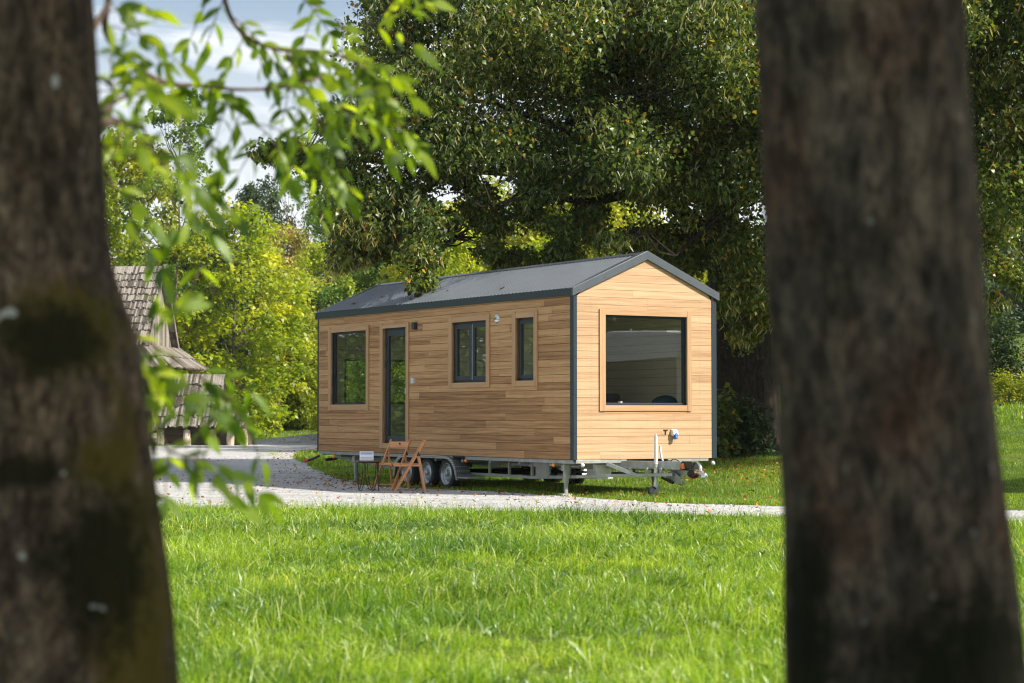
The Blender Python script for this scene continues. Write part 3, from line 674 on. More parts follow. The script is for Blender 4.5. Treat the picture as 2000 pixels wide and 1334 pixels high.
# wheels
def make_wheel(side):
    s_ = -1 if side == 0 else 1   # outward along local x
    e_ = bpy.data.objects.new('wheel', None); COL.objects.link(e_); e_.parent = house
    Mx = sweep_disc((0, 0, 0), (s_, 0, 0))
    m_ = MB(); prof = [(.185, -.165), (.225, -.175), (.250, -.165), (.258, -.145), (.262, -.10), (.262, -.075), (.258, -.03), (.248, -.008), (.225, .0), (.192, -.006), (.183, -.016)]
    m_.lathe(prof, Mx, 56); 
    # tread blocks
    for k in range(48):
        a = 2*math.pi*k/48
        for z_ in (-.14, -.10, -.06, -.03):
            p = [Mx @ Vector((rr*math.cos(a+da), rr*math.sin(a+da), z_+dz)) for rr in (.255, .2665) for da, dz in ((-.045, -.015), (.045, -.015), (.045, .015), (-.045, .015))]
            m_.add([tuple(q) for q in p], [(4, 5, 6, 7), (0, 1, 5, 4), (1, 2, 6, 5), (2, 3, 7, 6), (3, 0, 4, 7)])
    m_.build('tyre', 'rubber', e_, smooth=True, fixn=False)
    m_ = MB(); m_.lathe([(.188, -.16), (.186, -.012), (.192, -.004), (.186, .0), (.176, -.010), (.170, -.045), (.150, -.056), (.135, -.052), (.118, -.036), (.085, -.030), (.060, -.040), (.034, -.044), (.032, -.004), (.022, .004), (.001, .005)], Mx, 48)
    for k in range(5):
        a = 2*math.pi*k/5; c = Mx @ Vector((.055*math.cos(a), .055*math.sin(a), -.034)); d = Mx.to_3x3() @ Vector((0, 0, 1)); m_.tube([tuple(c), tuple(c+d*.018)], .009, 6)
    nf_ = len(m_.F)
    for k in range(12):
        a = 2*math.pi*k/12; m_.lathe([(.001, .0012), (.011, .001)], Mx @ Matrix.Translation((.136*math.cos(a), .136*math.sin(a), -.0495)), 10)
    ro = m_.build('rim', 'rim_steel', e_, smooth=True, fixn=False); ro.data.materials.append(MATS['black_plastic'])
    mi = np.zeros(len(ro.data.polygons), np.int32); mi[nf_:] = 1; ro.data.polygons.foreach_set('material_index', mi)
    return e_
wl = make_wheel(0); wr = make_wheel(1)
for side, proto in ((0, wl), (1, wr)):
    for i, y in enumerate((4.11, 4.84, 5.57)):
        o = proto if i == 0 else copy_tree(proto, house)
        x = .012 if side == 0 else W-.012; o.location = (x, y, .262)
m_ = MB(); 
for y in (4.11, 4.84, 5.57): m_.tube([(.14, y, .262), (W-.14, y, .262)], .035, 10); m_.beam((.3, y, .262), (.5, y+.3, .45), .05, .09)
m_.box(.22, .30, 3.7, 6.0, .38, .50); m_.box(W-.3, W-.22, 3.7, 6.0, .38, .50); m_.build('axle', 'black_metal', house, smooth=True)
# fenders
arc = [(6.00, .17), (5.985, .30), (5.94, .42), (5.86, .50), (5.74, .555), (5.60, .575), (5.3, .578), (4.5, .578), (4.08, .575), (3.92, .555), (3.80, .50), (3.71, .40), (3.66, .28), (3.63, .17)]
def fender(x0, x1, lip):
    m_ = MB(); n = len(arc); c = (4.82, .2)
    ins = [(y+(c[0]-y)*.012+(.0), z-.012) for y, z in arc]; lipi = [(y+(c[0]-y)*.045, z-.045 if .2 < z else z) for y, z in arc]
    for i in range(n-1):
        (a, b_), (c_, d) = arc[i], arc[i+1]; (e1, f1), (g1, h1) = ins[i], ins[i+1]
        m_.add([(x0, a, b_), (x1, a, b_), (x1, c_, d), (x0, c_, d), (x0, e1, f1), (x1, e1, f1), (x1, g1, h1), (x0, g1, h1)], [(0, 1, 2, 3), (4, 7, 6, 5), (0, 3, 7, 4), (1, 5, 6, 2)])
        (a2, b2), (c2, d2) = lipi[i], lipi[i+1]
        m_.add([(lip, a, b_), (lip, c_, d), (lip, c2, d2), (lip, a2, b2), (lip+.006, a, b_), (lip+.006, c_, d), (lip+.006, c2, d2), (lip+.006, a2, b2)], [(0, 1, 2, 3), (4, 7, 6, 5), (3, 2, 6, 7)])
    return m_
fender(-.03, .24, -.036).build('fender', 'tread_plate', house, fixn=False)
fender(W-.24, W+.03, W+.03).build('fender', 'tread_plate', house, fixn=False)
m_ = MB(); m_.box(-.02, .28, 3.30, 3.64, .20, .225); m_.build('fender_bracket', 'galvanised', house)

# things inside the gable room
w = hw(1.85, 1.75, Z0+.06); ch = empty('armchair', w, YAW, 'dark grey armchair inside behind the gable window', 'armchair')
m_ = MB(); m_.box(-.33, .33, -.3, .3, .0, .42); m_.build('seat', 'charcoal_fabric', ch, bevel=.06)
m_ = MB(); m_.box(-.32, .36, .18, .34, .40, 1.0); m_.build('backrest', 'charcoal_fabric', ch, bevel=.07)
m_ = MB(); m_.box(1.25, W-.12, .35, 2.3, 0, .0); 
bd = empty('bed', hw(0, 0, Z0+.06), YAW, 'low white cushioned daybed inside below the gable window', 'daybed')
m_ = MB(); m_.box(1.35, W-.12, .32, 1.2, .05, .50); m_.build('mattress', 'white_plastic', bd, bevel=.05)
m_ = MB(); m_.box(1.34, W-.11, .31, 1.22, .0, .12); m_.build('bed_base', 'inner_wood', bd)
pl = MB(); pl.box(-.30, .30, -.10, .10, -.20, .20)
po = pl.build('pillow', 'teal_fabric'); po.location = hw(2.17, .62, Z0+.87); po.rotation_euler = (R(-38), R(-12), YAW)
sd = po.modifiers.new('s', 'SUBSURF'); sd.levels = 3; sd.render_levels = 3
tag(po, 'teal pillow leaning inside the gable window at its right', 'pillow')
cu = MB(); cu.tube([(0, 0, 0), (0, 0, .07)], [.03, .035], 14); cuo = cu.build('cup', 'white_plastic', smooth=True); cuo.location = hw(.98, .16, 1.43); tag(cuo, 'small white cup on the sill inside the gable window', 'cup')
m_ = MB(); m_.box(.585, 2.165, .098, .25, 1.40, 1.425); m_.build('inner_sill', 'inner_wood', house)

# ------------------------------------------------------------------ folding chairs and side table
def folding_chair(loc, rz, label):
    """local +x is the way the chair faces; copied from the side view of the photo"""
    c = empty('folding_chair', loc, rz, label, 'folding chair', 'brown wooden folding chairs')
    hw_ = .205
    for s_ in (-1, 1):
        m_ = MB(); m_.beam((.245, s_*hw_, .0), (-.255, s_*hw_, .845), .020, .040, (1, 0, .4)); m_.tube([(-.255, s_*hw_-.010, .845), (-.255, s_*hw_+.010, .845)], .020, 14)
        m_.build('post', 'chair_wood', c, bevel=.003)
        m_ = MB(); m_.beam((-.265, s_*(hw_-.028), .0), (-.150, s_*(hw_-.028), .645), .020, .038, (1, 0, 0)); m_.build('leg', 'chair_wood', c, bevel=.003)
        m_ = MB(); m_.prism([(-.185, .60), (-.115, .60), (-.148, .675)], 1, s_*hw_-.013, s_*hw_+.013); m_.build('hinge', 'black_plastic', c)
    m_ = MB()
    n = 10; V = []; P2 = [(-.012, .105), (.012, .105), (.012, -.0), (-.012, -.0)]
    for i in range(n+1):
        t = i/n; y = -hw_+.008+t*(2*hw_-.016); bow = -.030*math.sin(math.pi*t)
        for dx, dz in ((.0, .0), (.018, .0), (.018-.044, .092), (-.044, .092)): V.append((-.205+dx+bow+.0, y, .735+dz))
    Fs = [(i*4+k, i*4+(k+1) % 4, (i+1)*4+(k+1) % 4, (i+1)*4+k) for i in range(n) for k in range(4)]+[(3, 2, 1, 0), (n*4, n*4+1, n*4+2, n*4+3)]
    m_.add(V, Fs, axis=1); br = m_.build('backrest', 'chair_wood', c, smooth=True)
    m_ = MB(); m_.tube([(-.262, 0, .785), (-.225, 0, .795)], .014, 14); m_.build('grip_hole', 'dark_void', br)
    m_ = MB()
    for i in range(5):
        x = .225-i*.088; m_.box(x-.075, x+.005, -hw_+.014, hw_-.014, .455, .470)
    for s_ in (-1, 1): m_.box(-.215, .255, s_*(hw_-.022)-.011, s_*(hw_-.022)+.011, .425, .454)
    m_.box(.23, .26, -hw_+.012, hw_-.012, .440, .470)
    m_.build('seat', 'chair_wood', c, bevel=.003)
    m_ = MB(); m_.tube([(.18, -hw_, .112), (.18, hw_, .112)], .009, 10); m_.build('rung', 'chair_wood', c)
    m_ = MB(); m_.tube([(-.235, -hw_+.03, .175), (-.235, hw_-.03, .175)], .009, 10); m_.build('rung', 'chair_wood', c)
    return c
folding_chair((-2.04, 33.75, 0.002), math.atan2(-.82, -.57), 'brown wooden folding chair beside the small table, its backrest turned broadside')
folding_chair((-1.72, 33.35, 0.002), math.atan2(-.10, -1.0), 'brown wooden folding chair seen from the side, nearer the trailer wheels')
tb = empty('side_table', (-2.40, 33.45, 0), .2, 'small round wooden side table on looped black wire legs', 'side table')
m_ = MB(); m_.lathe([(.001, .500), (.208, .500), (.214, .505), (.214, .520), (.208, .524), (.001, .524)], Matrix.Identity(4), 36); m_.build('table_top', 'inner_wood', tb)
MATS['table_wood'] = wood('table_wood', (.07, .045, .03), (.13, .085, .055), (.2, .14, .09), .4)
tb.children[0].data.materials[0] = MATS['table_wood']
for k in range(5):
    a0 = 2*math.pi*k/5; m_ = MB(); pts = []
    for j in range(15):
        t = j/14; a = a0+(t-.5)*1.15; h = .495-.475*(math.sin(math.pi*t))**.55; rr = .185-.01*math.sin(math.pi*t)
        pts.append((rr*math.cos(a), rr*math.sin(a), max(h, .018)))
    m_.tube(pts, .0055, 8); m_.build('leg', 'black_metal', tb, smooth=True)
m_ = MB(); m_.tube([(.168*math.cos(a), .168*math.sin(a), .012) for a in np.linspace(0, 2*math.pi, 33)], .007, 8, caps=False); m_.build('ring', 'black_metal', tb, smooth=True); m_ = MB(); m_.tube([(.19*math.cos(a), .19*math.sin(a), .49) for a in np.linspace(0, 2*math.pi, 33)], .006, 8, caps=False); m_.build('ring', 'black_metal', tb, smooth=True)
sg = empty('folded_card', (-2.43, 33.40, .524), .12, 'white folded card standing on the small round table', 'card')
m_ = MB(); m_.prism([(-.06, 0), (.0, .148), (.06, 0), (.055, 0), (.0, .140), (-.055, 0)], 0, -.115, .115); m_.build('card', 'paper', sg)
m_ = MB(); Mc = Matrix.Translation((0, -.0605, 0)) @ Matrix.Rotation(-math.atan2(.06, .148), 4, 'X')
m_.box(-.10, .10, -.0012, -.0006, .105, .145, M=Mc); m_.box(-.10, .10, -.0012, -.0006, .050, .058, M=Mc); m_.box(-.10, .10, -.0012, -.0006, .020, .032, M=Mc)
m_.build('printed_band', 'grey_print', sg)

# caravan outside the frame that the gable window mirrors
cv = empty('caravan', (12.3, 27.6, 0), YAW+R(12), 'white caravan mirrored in the gable window glass', 'caravan')
m_ = MB(); pr = [(-3.4, .55), (-3.45, 1.4), (-3.2, 2.7), (-2.9, 2.95), (0, 3.06), (2.9, 2.95), (3.4, 2.5), (3.5, 1.3), (3.4, .55)]
m_.prism([(a, b_) for a, b_ in pr], 0, -1.1, 1.1); m_.build('body', 'van_white', cv, bevel=.08)
m_ = MB()
m_.box(-1.125, -1.09, -3.42, 3.42, .7, 2.42); m_.build('window_band', 'dark_void', cv)
for s_ in (-1, 1): MB().lathe([(.001, .1), (.30, .1), (.32, .05), (.32, -.05), (.30, -.1), (.001, -.1)], sweep_disc((s_*1.0, 0, .32), (1, 0, 0)), 24).build('wheel', 'rubber', cv)

# ------------------------------------------------------------------ ground, road
def grid(name, xs, ys, zf, mat):
    X, Y = np.meshgrid(xs, ys); Z = zf(X, Y); V = np.stack([X.ravel(), Y.ravel(), Z.ravel()], 1)
    nx, ny = len(xs), len(ys); i, j = np.meshgrid(np.arange(nx-1), np.arange(ny-1)); a = (j*nx+i).ravel()
    return np_mesh(name, V, np.stack([a, a+1, a+nx+1, a+nx], 1), mat, smooth=True)
xs = np.concatenate([np.linspace(-700, -60, 30), np.linspace(-55, 55, 150), np.linspace(60, 700, 30)])
ys = np.concatenate([np.linspace(-60, 0, 12), np.linspace(1, 130, 170), np.linspace(134, 330, 60), np.linspace(345, 1200, 30)])
def gnoise(x, y): return .03*np.sin(x*1.3+2*np.sin(y*.7))*np.cos(y*1.1)*np.clip((y-40)/20, 0, 1)
gr = grid('ground', xs, ys, lambda x, y: gz(x, y)+gnoise(x, y)*0, 'soil_turf'); tag(gr, kind='structure')
near = [(-60, 33), (-30, 31), (-16, 29.6), (-9, 28.6), (-6.7, 28.05), (-4.8, 27.75), (-2.4, 27.2), (0, 26.6), (1.7, 25.85), (3.3, 25.0), (6.0, 23.75), (9, 22.3), (14, 20.1), (24, 16), (45, 8)]
far = [(46, 10), (25, 18.2), (15, 22.4), (10, 24.6), (6.62, 26.25), (5.1, 27.0), (3.69, 27.8), (2.4, 28.7), (1.6, 29.8), (.8, 31.3), (.1, 32.5), (-.75, 33.6), (-1.6, 34.5), (-2.45, 35.7), (-3.01, 37.6), (-3.84, 41.65), (-5.0, 48.8), (-6.6, 60), (-7.2, 68), (-6, 76), (-2, 82), (6, 85), (20, 87), (40, 88), (40, 95), (10, 95), (-6, 94.5), (-10, 92), (-12, 88), (-14, 80), (-17, 72.5), (-24, 68), (-60, 66)]
def densify(P, step=.5, jit=.05, closed=False):
    out = []; r_ = np.random.default_rng(5)
    for a, b_ in zip(P[:-1], P[1:]):
        a = np.array(a, float); b_ = np.array(b_, float); n = max(1, int(np.linalg.norm(b_-a)/step))
        if n > 60: n = 60
        for k in range(n): out.append(a+(b_-a)*k/n+r_.normal(0, jit, 2))
    out.append(np.array(P[-1], float)); return out
poly = densify(near+far, .35, .045)
import bmesh
from mathutils.geometry import tessellate_polygon
me = bpy.data.meshes.new('road'); V3 = [(p[0], p[1], gzf(p[0], p[1])+.006) for p in poly]
tris = tessellate_polygon([[Vector((v[0], v[1], 0)) for v in V3]])
me.from_pydata(V3, [], [tuple(t) for t in tris]); me.update()
bm = bmesh.new(); bm.from_mesh(me); bmesh.ops.recalc_face_normals(bm, faces=bm.faces)
for f_ in bm.faces:
    if f_.normal.z < 0: f_.normal_flip()
bm.to_mesh(me); bm.free()
me.materials.append(MATS['gravel']); tag(link('gravel_road', me), kind='structure')
PN = np.array(poly)
def inside(x, y):
    x = np.asarray(x); y = np.asarray(y); c = np.zeros(x.shape, bool); j = len(PN)-1
    for i in range(len(PN)):
        yi, yj = PN[i, 1], PN[j, 1]; xi, xj = PN[i, 0], PN[j, 0]
        cond = ((yi > y) != (yj > y)); 
        if cond.any(): c ^= cond & (x < (xj-xi)*(y-yi)/((yj-yi) if yj != yi else 1e-9)+xi)
        j = i
    return c

# ------------------------------------------------------------------ small scattered geometry
def blades(x, y, z, h, w, r_, lean=.45, seg=3):
    n = len(x); a = r_.normal(0, 1.7, n)+2.6*pnoise(x, y, 2.3, 404)+.8; d = np.stack([np.cos(a), np.sin(a)], 1); fa = r_.uniform(0, 2*np.pi, n)
    s = np.stack([-np.sin(fa), np.cos(fa)], 1); le = np.abs(r_.normal(0, lean, n))+.08
    V = np.zeros((n, 2*seg+1, 3)); 
    for k in range(seg+1):
        t = k/seg; off = (t**1.8)*le*h; zz = h*(t-.28*(t**2.5)*np.minimum(le*1.3, 1.6)); cx = x+d[:, 0]*off; cy = y+d[:, 1]*off
        if k < seg:
            ww = w*(1-.55*t**1.5)/2
            V[:, 2*k] = np.stack([cx-s[:, 0]*ww, cy-s[:, 1]*ww, z+zz], 1); V[:, 2*k+1] = np.stack([cx+s[:, 0]*ww, cy+s[:, 1]*ww, z+zz], 1)
        else: V[:, 2*seg] = np.stack([cx, cy, z+zz], 1)
    base = (np.arange(n)*(2*seg+1))[:, None]
    T = []
    for k in range(seg-1): T += [[2*k, 2*k+1, 2*k+3], [2*k, 2*k+3, 2*k+2]]
    T += [[2*seg-2, 2*seg-1, 2*seg]]; T = np.array(T)
    Fc = (base[:, None, :]+T[None]).reshape(-1, 3); return V.reshape(-1, 3), Fc, len(T)
def pnoise(x, y, s, seed):
    r_ = np.random.default_rng(seed); v = 0
    for k in range(6):
        a = r_.uniform(0, 6.28); f_ = s*r_.uniform(.6, 1.8); v = v+np.sin((x*np.cos(a)+y*np.sin(a))*f_+r_.uniform(0, 6.28))
    return v/6*1.6
def grass(name, n, xr, yr, keep, hfun, wfun, mat, seed, lean, seg=3):
    r_ = np.random.default_rng(seed); y = yr[0]+(yr[1]-yr[0])*r_.random(n)**1.0; x = r_.uniform(0, 1, n)
    x = xr(y)[0]+x*(xr(y)[1]-xr(y)[0]); k = keep(x, y, r_); x, y = x[k], y[k]
    z = gz(x, y)-.01; h = hfun(x, y, r_); w_ = wfun(x, y, r_); V, Fc, q = blades(x, y, z, h, w_, r_, lean, seg)
    c = np.clip(r_.random(len(x))*.70+.17*pnoise(x, y, 1.1, seed+1)+.14*pnoise(x, y, 5, seed+2)+.13, 0, 1); c = np.where(r_.random(len(x)) < .045, 1, np.minimum(c, .93))
    return tag(np_mesh(name, V, Fc, mat, np.repeat(c, q)), kind='stuff')
# foreground meadow
def near_y(x): return np.interp(x, [p[0] for p in near], [p[1] for p in near])
HY_ = lambda x, y: np.clip(1+.42*pnoise(x, y, 1.5, 77)+.60*pnoise(x, y, 5, 78)+.35*pnoise(x, y, 13, 79)+.35*np.exp(-((near_y(x)-y-1.6)/1.3)**2), .25, 2.2)
grass('meadow_grass', 560000, lambda y: (-.30*y-2.2, .30*y+2.2), (8.0, 29.0), lambda x, y, r_: (y < near_y(x)-.02+r_.normal(0, .10, len(x))) & (r_.random(len(x)) < np.clip(1.25-.020*y, .5, 1)*np.clip(.75+1.1*pnoise(x, y, 7, 80), .15, 1)),
      lambda x, y, r_: r_.uniform(.045, .135, len(x))*HY_(x, y)*(1+.8*(r_.random(len(x)) < .04))*np.clip(1.1-.35*((near_y(x)-y) < .7), .5, 1.2), lambda x, y, r_: r_.uniform(.004, .008, len(x))*(.7+.012*y), 'grass_blade', 21, .95, 4)
# lawn around and behind the house
def lawn_keep(x, y, r_): return ~inside(x+r_.normal(0, .06, len(x)), y+r_.normal(0, .06, len(x))) & (y > near_y(x)+.5)
grass('lawn_grass', 190000, lambda y: (-.12*y-1.5, .30*y+2), (24, 46), lawn_keep,
      lambda x, y, r_: r_.uniform(.03, .095, len(x))*np.clip(1+.5*pnoise(x, y, 1.9, 7), .5, 1.8), lambda x, y, r_: r_.uniform(.006, .012, len(x)), 'lawn_blade', 31, .6, 3)
grass('lawn_grass', 130000, lambda y: (-.32*y-1, .30*y+2), (46, 112), lambda x, y, r_: ~inside(x, y) & ((x > -.13*y) | (y > 58)),
      lambda x, y, r_: r_.uniform(.06, .16, len(x)), lambda x, y, r_: r_.uniform(.02, .05, len(x)), 'lawn_blade', 32, .6, 2)
# broad leaved weeds in the meadow
def leafshape(base, dirn, side, nrm, Ln, Wd, curl, prof=((0, .05), (.25, .75), (.5, 1.0), (.75, .72), (1, 0.0))):
    """vectorised leaf strip, arrays (n,3); returns V (n,2m,3)"""
    n = len(base); m_ = len(prof); V = np.zeros((n, 2*m_, 3))
    for i, (t, w_) in enumerate(prof):
        c = base+dirn*(Ln*t)[:, None]-nrm*(curl*Ln*t*t)[:, None]
        V[:, 2*i] = c-side*(Wd*w_/2)[:, None]+nrm*(Wd*w_*.10)[:, None]; V[:, 2*i+1] = c+side*(Wd*w_/2)[:, None]+nrm*(Wd*w_*.10)[:, None]
    return V
def strip_faces(n, m_):
    T = np.array([[2*i, 2*i+1, 2*i+3, 2*i+2] for i in range(m_-1)]); return ((np.arange(n)*2*m_)[:, None, None]+T[None]).reshape(-1, 4)
def unit(v): return v/np.maximum(np.linalg.norm(v, axis=1, keepdims=True), 1e-9)
r_ = np.random.default_rng(41); n = 2600
n = 3600; cx = np.concatenate([r_.normal(-.7, .9, 1000), r_.normal(2.6, .8, 450), r_.normal(-3.4, .8, 400), r_.uniform(-5, 6, n-1850)]); cy = np.concatenate([r_.normal(21.3, 1.7, 1000), r_.normal(22, 1.2, 450), r_.normal(23.5, 1.2, 400), r_.uniform(9, 27, n-1850)])
k = cy < near_y(cx)-.1; cx, cy = cx[k], cy[k]; n = len(cx); q = 6
bx = np.repeat(cx, q); by = np.repeat(cy, q); a = r_.uniform(0, 6.28, n*q); el = r_.uniform(.15, 1.1, n*q)
dirn = np.stack([np.cos(a)*np.cos(el), np.sin(a)*np.cos(el), np.sin(el)], 1); side = np.stack([-np.sin(a), np.cos(a), 0*a], 1); nr = np.cross(dirn, side)*-1
nr = np.where(nr[:, 2:3] < 0, -nr, nr)
V = leafshape(np.stack([bx, by, gz(bx, by)+.01], 1), dirn, side, nr, r_.uniform(.06, .14, n*q), r_.uniform(.012, .032, n*q), r_.uniform(.2, .7, n*q), ((0, .25), (.3, .6), (.5, 1.), (.75, .9), (1, .1)))
tag(np_mesh('meadow_weeds', V.reshape(-1, 3), strip_faces(n*q, 5), 'weed_leaf', np.repeat(r_.random(n*q), 4)), kind='stuff')
# pebbles on the road
r_ = np.random.default_rng(51); n = 22000; y = 23+37*r_.random(n)**1.3; x = r_.uniform(-.33, .30, n)*y; k = inside(x, y); x, y = x[k], y[k]; n = len(x)
s = r_.exponential(.011, n)+.006; s = np.minimum(s, .05); oc = np.array([(1, 0, 0), (0, 1, 0), (-1, 0, 0), (0, -1, 0), (0, 0, 1)], float); V = np.zeros((n, 5, 3)); a = r_.uniform(0, 6.28, n)
for i in range(5):
    px_ = oc[i, 0]*r_.uniform(.6, 1.2, n); py_ = oc[i, 1]*r_.uniform(.6, 1.2, n); V[:, i, 0] = x+(px_*np.cos(a)-py_*np.sin(a))*s; V[:, i, 1] = y+(px_*np.sin(a)+py_*np.cos(a))*s; V[:, i, 2] = gz(x, y)+.006+oc[i, 2]*s*.55
T = np.array([(0, 1, 4), (1, 2, 4), (2, 3, 4), (3, 0, 4)]); Fc = ((np.arange(n)*5)[:, None, None]+T[None]).reshape(-1, 3)
tag(np_mesh('pebbles', V.reshape(-1, 3), Fc, 'pebble', np.repeat(r_.random(n), 4)), kind='stuff')
# fallen leaves
def fallen(n, xs_, ys_, zo, r_, size=(.028, .062)):
    a = r_.uniform(0, 6.28, n); tl = r_.normal(0, .35, n); d = np.stack([np.cos(a)*np.cos(tl), np.sin(a)*np.cos(tl), np.sin(tl)], 1); s_ = np.stack([-np.sin(a), np.cos(a), r_.normal(0, .3, n)], 1)
    nn = unit(np.cross(d, s_)); nn = np.where(nn[:, 2:3] < 0, -nn, nn); Ln = r_.uniform(*size, n)
    return leafshape(np.stack([xs_, ys_, zo], 1), d, unit(s_), nn, Ln, Ln*r_.uniform(.6, 1, n), r_.uniform(-.5, -.1, n), ((0, .2), (.3, 1.), (.65, .8), (1, .05)))
r_ = np.random.default_rng(61); P = []
fx = np.array([p[0] for p in far[4:20]]); fy = np.array([p[1] for p in far[4:20]])
t = r_.uniform(0, len(fx)-1.01, 3400); i0 = t.astype(int); f_ = t-i0; ex = fx[i0]*(1-f_)+fx[i0+1]*f_; ey = fy[i0]*(1-f_)+fy[i0+1]*f_
w_ = np.where(i0 > 7, .62, .16); keep = r_.random(3400) < w_; ex, ey = ex[keep]+r_.normal(-.15, .55, keep.sum()), ey[keep]+r_.normal(-.25, .7, keep.sum()); P.append((ex, ey))
P.append((r_.uniform(2.5, 9, 330), r_.uniform(29, 48, 330))); P.append((r_.uniform(-7, -1, 260), r_.uniform(28.5, 44, 260))); P.append((r_.uniform(-3, 6, 160), r_.uniform(25.5, 32, 160)))
P.append((r_.normal(4.4, .9, 420), r_.normal(36.5, 1.6, 420)))
ex = np.concatenate([p[0] for p in P]); ey = np.concatenate([p[1] for p in P]); n = len(ex); on = inside(ex, ey)
V = fallen(n, ex, ey, gz(ex, ey)+np.where(on, .012, r_.uniform(.03, .08, n)), r_)
tag(np_mesh('fallen_leaves', V.reshape(-1, 3), strip_faces(n, 4), 'fallen_leaf', np.repeat(r_.random(n), 3)), kind='stuff')
# leaves lying on the metal roof
for (lx, ly, lab) in ((.32, 8.2, 'brown fallen leaf on the metal roof near its far left corner'), (.70, 6.5, 'yellow fallen leaf on the metal roof left of the overhanging twig'), (.32, 2.72, 'orange fallen leaf on the metal roof near the eave above the two pane window'), (.55, 7.6, 'tiny dark leaf bit on the far part of the metal roof'), (.45, 4.9, 'tiny brown leaf bit on the metal roof right of the overhanging twig')):
    V = fallen(1, np.array([0.]), np.array([0.]), np.array([0.]), r_, (.11, .13) if 'tiny' not in lab else (.05, .06))
    o = np_mesh('roof_leaf', V.reshape(-1, 3), strip_faces(1, 4), 'fallen_leaf', np.full(3, r_.uniform(.4, .8))); o.location = hw(lx, ly, ZE-.02+SL*lx+.022); tag(o, lab, 'leaf')

# ------------------------------------------------------------------ trees
PROF3 = ((0, .12), (.42, 1.0), (1, 0.0))
def leaves_at(P, r_, size, wf=.62, droop=.35, prof=PROF3, flat=.5):
    n = len(P); a = r_.uniform(0, 6.28, n); z = r_.normal(-droop, .45, n); d = unit(np.stack([np.cos(a), np.sin(a), z], 1))
    up = np.stack([r_.normal(0, flat, n), r_.normal(0, flat, n), np.ones(n)], 1); s = unit(np.cross(d, up)); nn = np.cross(s, d); nn = np.where(nn[:, 2:3] < 0, -nn, nn)
    Ln = r_.uniform(.7, 1.25, n)*size; return leafshape(P, d, s, nn, Ln, Ln*wf*r_.uniform(.8, 1.15, n), r_.uniform(.05, .45, n), prof)
def limb_mesh(mb, pts, r0, r1, n=8):
    m_ = len(pts); mb.tube(pts, [r0+(r1-r0)*(i/(m_-1))**.8 for i in range(m_)], n)
def bez(a, b_, sag, k=6, r_=None, wob=0.0):
    a = np.array(a, float); b_ = np.array(b_, float); out = []
    for i in range(k+1):
        t = i/k; p = a*(1-t)+b_*t; p[2] += sag*math.sin(math.pi*t)
        if r_ is not None and 0 < i < k: p += r_.normal(0, wob, 3)
        out.append(tuple(p))
    return out
def trunk_rough(o, amp, sc_):
    pass

def far_proto(seed, cb, cw, nclump, per, lsize, trunk_r, crad, open_=False, shape=1.0, limbs=7):
    """tree of height 10; cb crown bottom height, cw crown half width"""
    r_ = np.random.default_rng(seed); root = empty('tree', (0, 0, -100)); tm = MB()
    tp = [(0, 0, -.3)]; x = y = 0
    for i in range(1, 9):
        x += r_.normal(0, .06); y += r_.normal(0, .06); tp.append((x, y, 9.0*i/8))
    limb_mesh(tm, tp, trunk_r, trunk_r*.15, 9); C = []
    for i in range(nclump):
        t = r_.random(); zz = cb+(9.9-cb)*t**.9; u = (zz-cb)/(10-cb); R_ = cw*(math.sin(math.pi*min(1, (u*.86+.12))**shape))**.6
        a = r_.uniform(0, 6.28); q = R_*(.45+.55*r_.random()**.5)*(1+.22*math.sin(a*3+seed)+.15*math.sin(zz*2.1+a*2)); C.append((q*math.cos(a), q*math.sin(a), zz))
    C = np.array(C)
    for i in range(limbs*3):
        c = C[r_.integers(len(C))]; z0_ = max(.9, c[2]-r_.uniform(.8, 2.2)); ti = min(z0_/9*8, 7.9); b0 = np.array(tp[int(ti)+0]); b1 = np.array(tp[min(int(ti)+1, 8)]); b_ = b0+(b1-b0)*(ti-int(ti))
        limb_mesh(tm, bez(b_, c, -.15, 5, r_, .06), trunk_r*.35, trunk_r*.06, 5)
    tm.build('trunk', 'bark_far', root, smooth=True, fixn=False)
    cnt = per; P = np.repeat(C, cnt, 0); cr = np.repeat(r_.uniform(.6, 1.3, len(C))*crad, cnt)[:, None]; g = r_.normal(0, 1, P.shape); g = unit(g)*(r_.random((len(P), 1))**.45)
    P = P+g*cr*np.array([1, 1, .72]); V = leaves_at(P, r_, lsize, .7, .2); c = np.clip(np.repeat(r_.normal(.45, .16, len(C)), cnt)+r_.normal(0, .16, len(P)), 0, .99)
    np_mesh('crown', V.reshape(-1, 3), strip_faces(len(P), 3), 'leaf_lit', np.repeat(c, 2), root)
    return root
protos = {
    'full': far_proto(1, .3, 3.2, 150, 100, .24, .16, .85), 'full2': far_proto(2, .5, 3.6, 170, 90, .24, .18, .80),
    'round': far_proto(3, 1.6, 3.6, 150, 100, .24, .20, .85), 'slim': far_proto(4, 1.6, 1.75, 110, 42, .17, .085, .42, limbs=12),
    'bare': far_proto(5, 4.2, 1.5, 34, 26, .17, .07, .38, limbs=12), 'open': far_proto(6, 2.6, 3.4, 120, 80, .26, .17, .7, limbs=10)}
used = set()
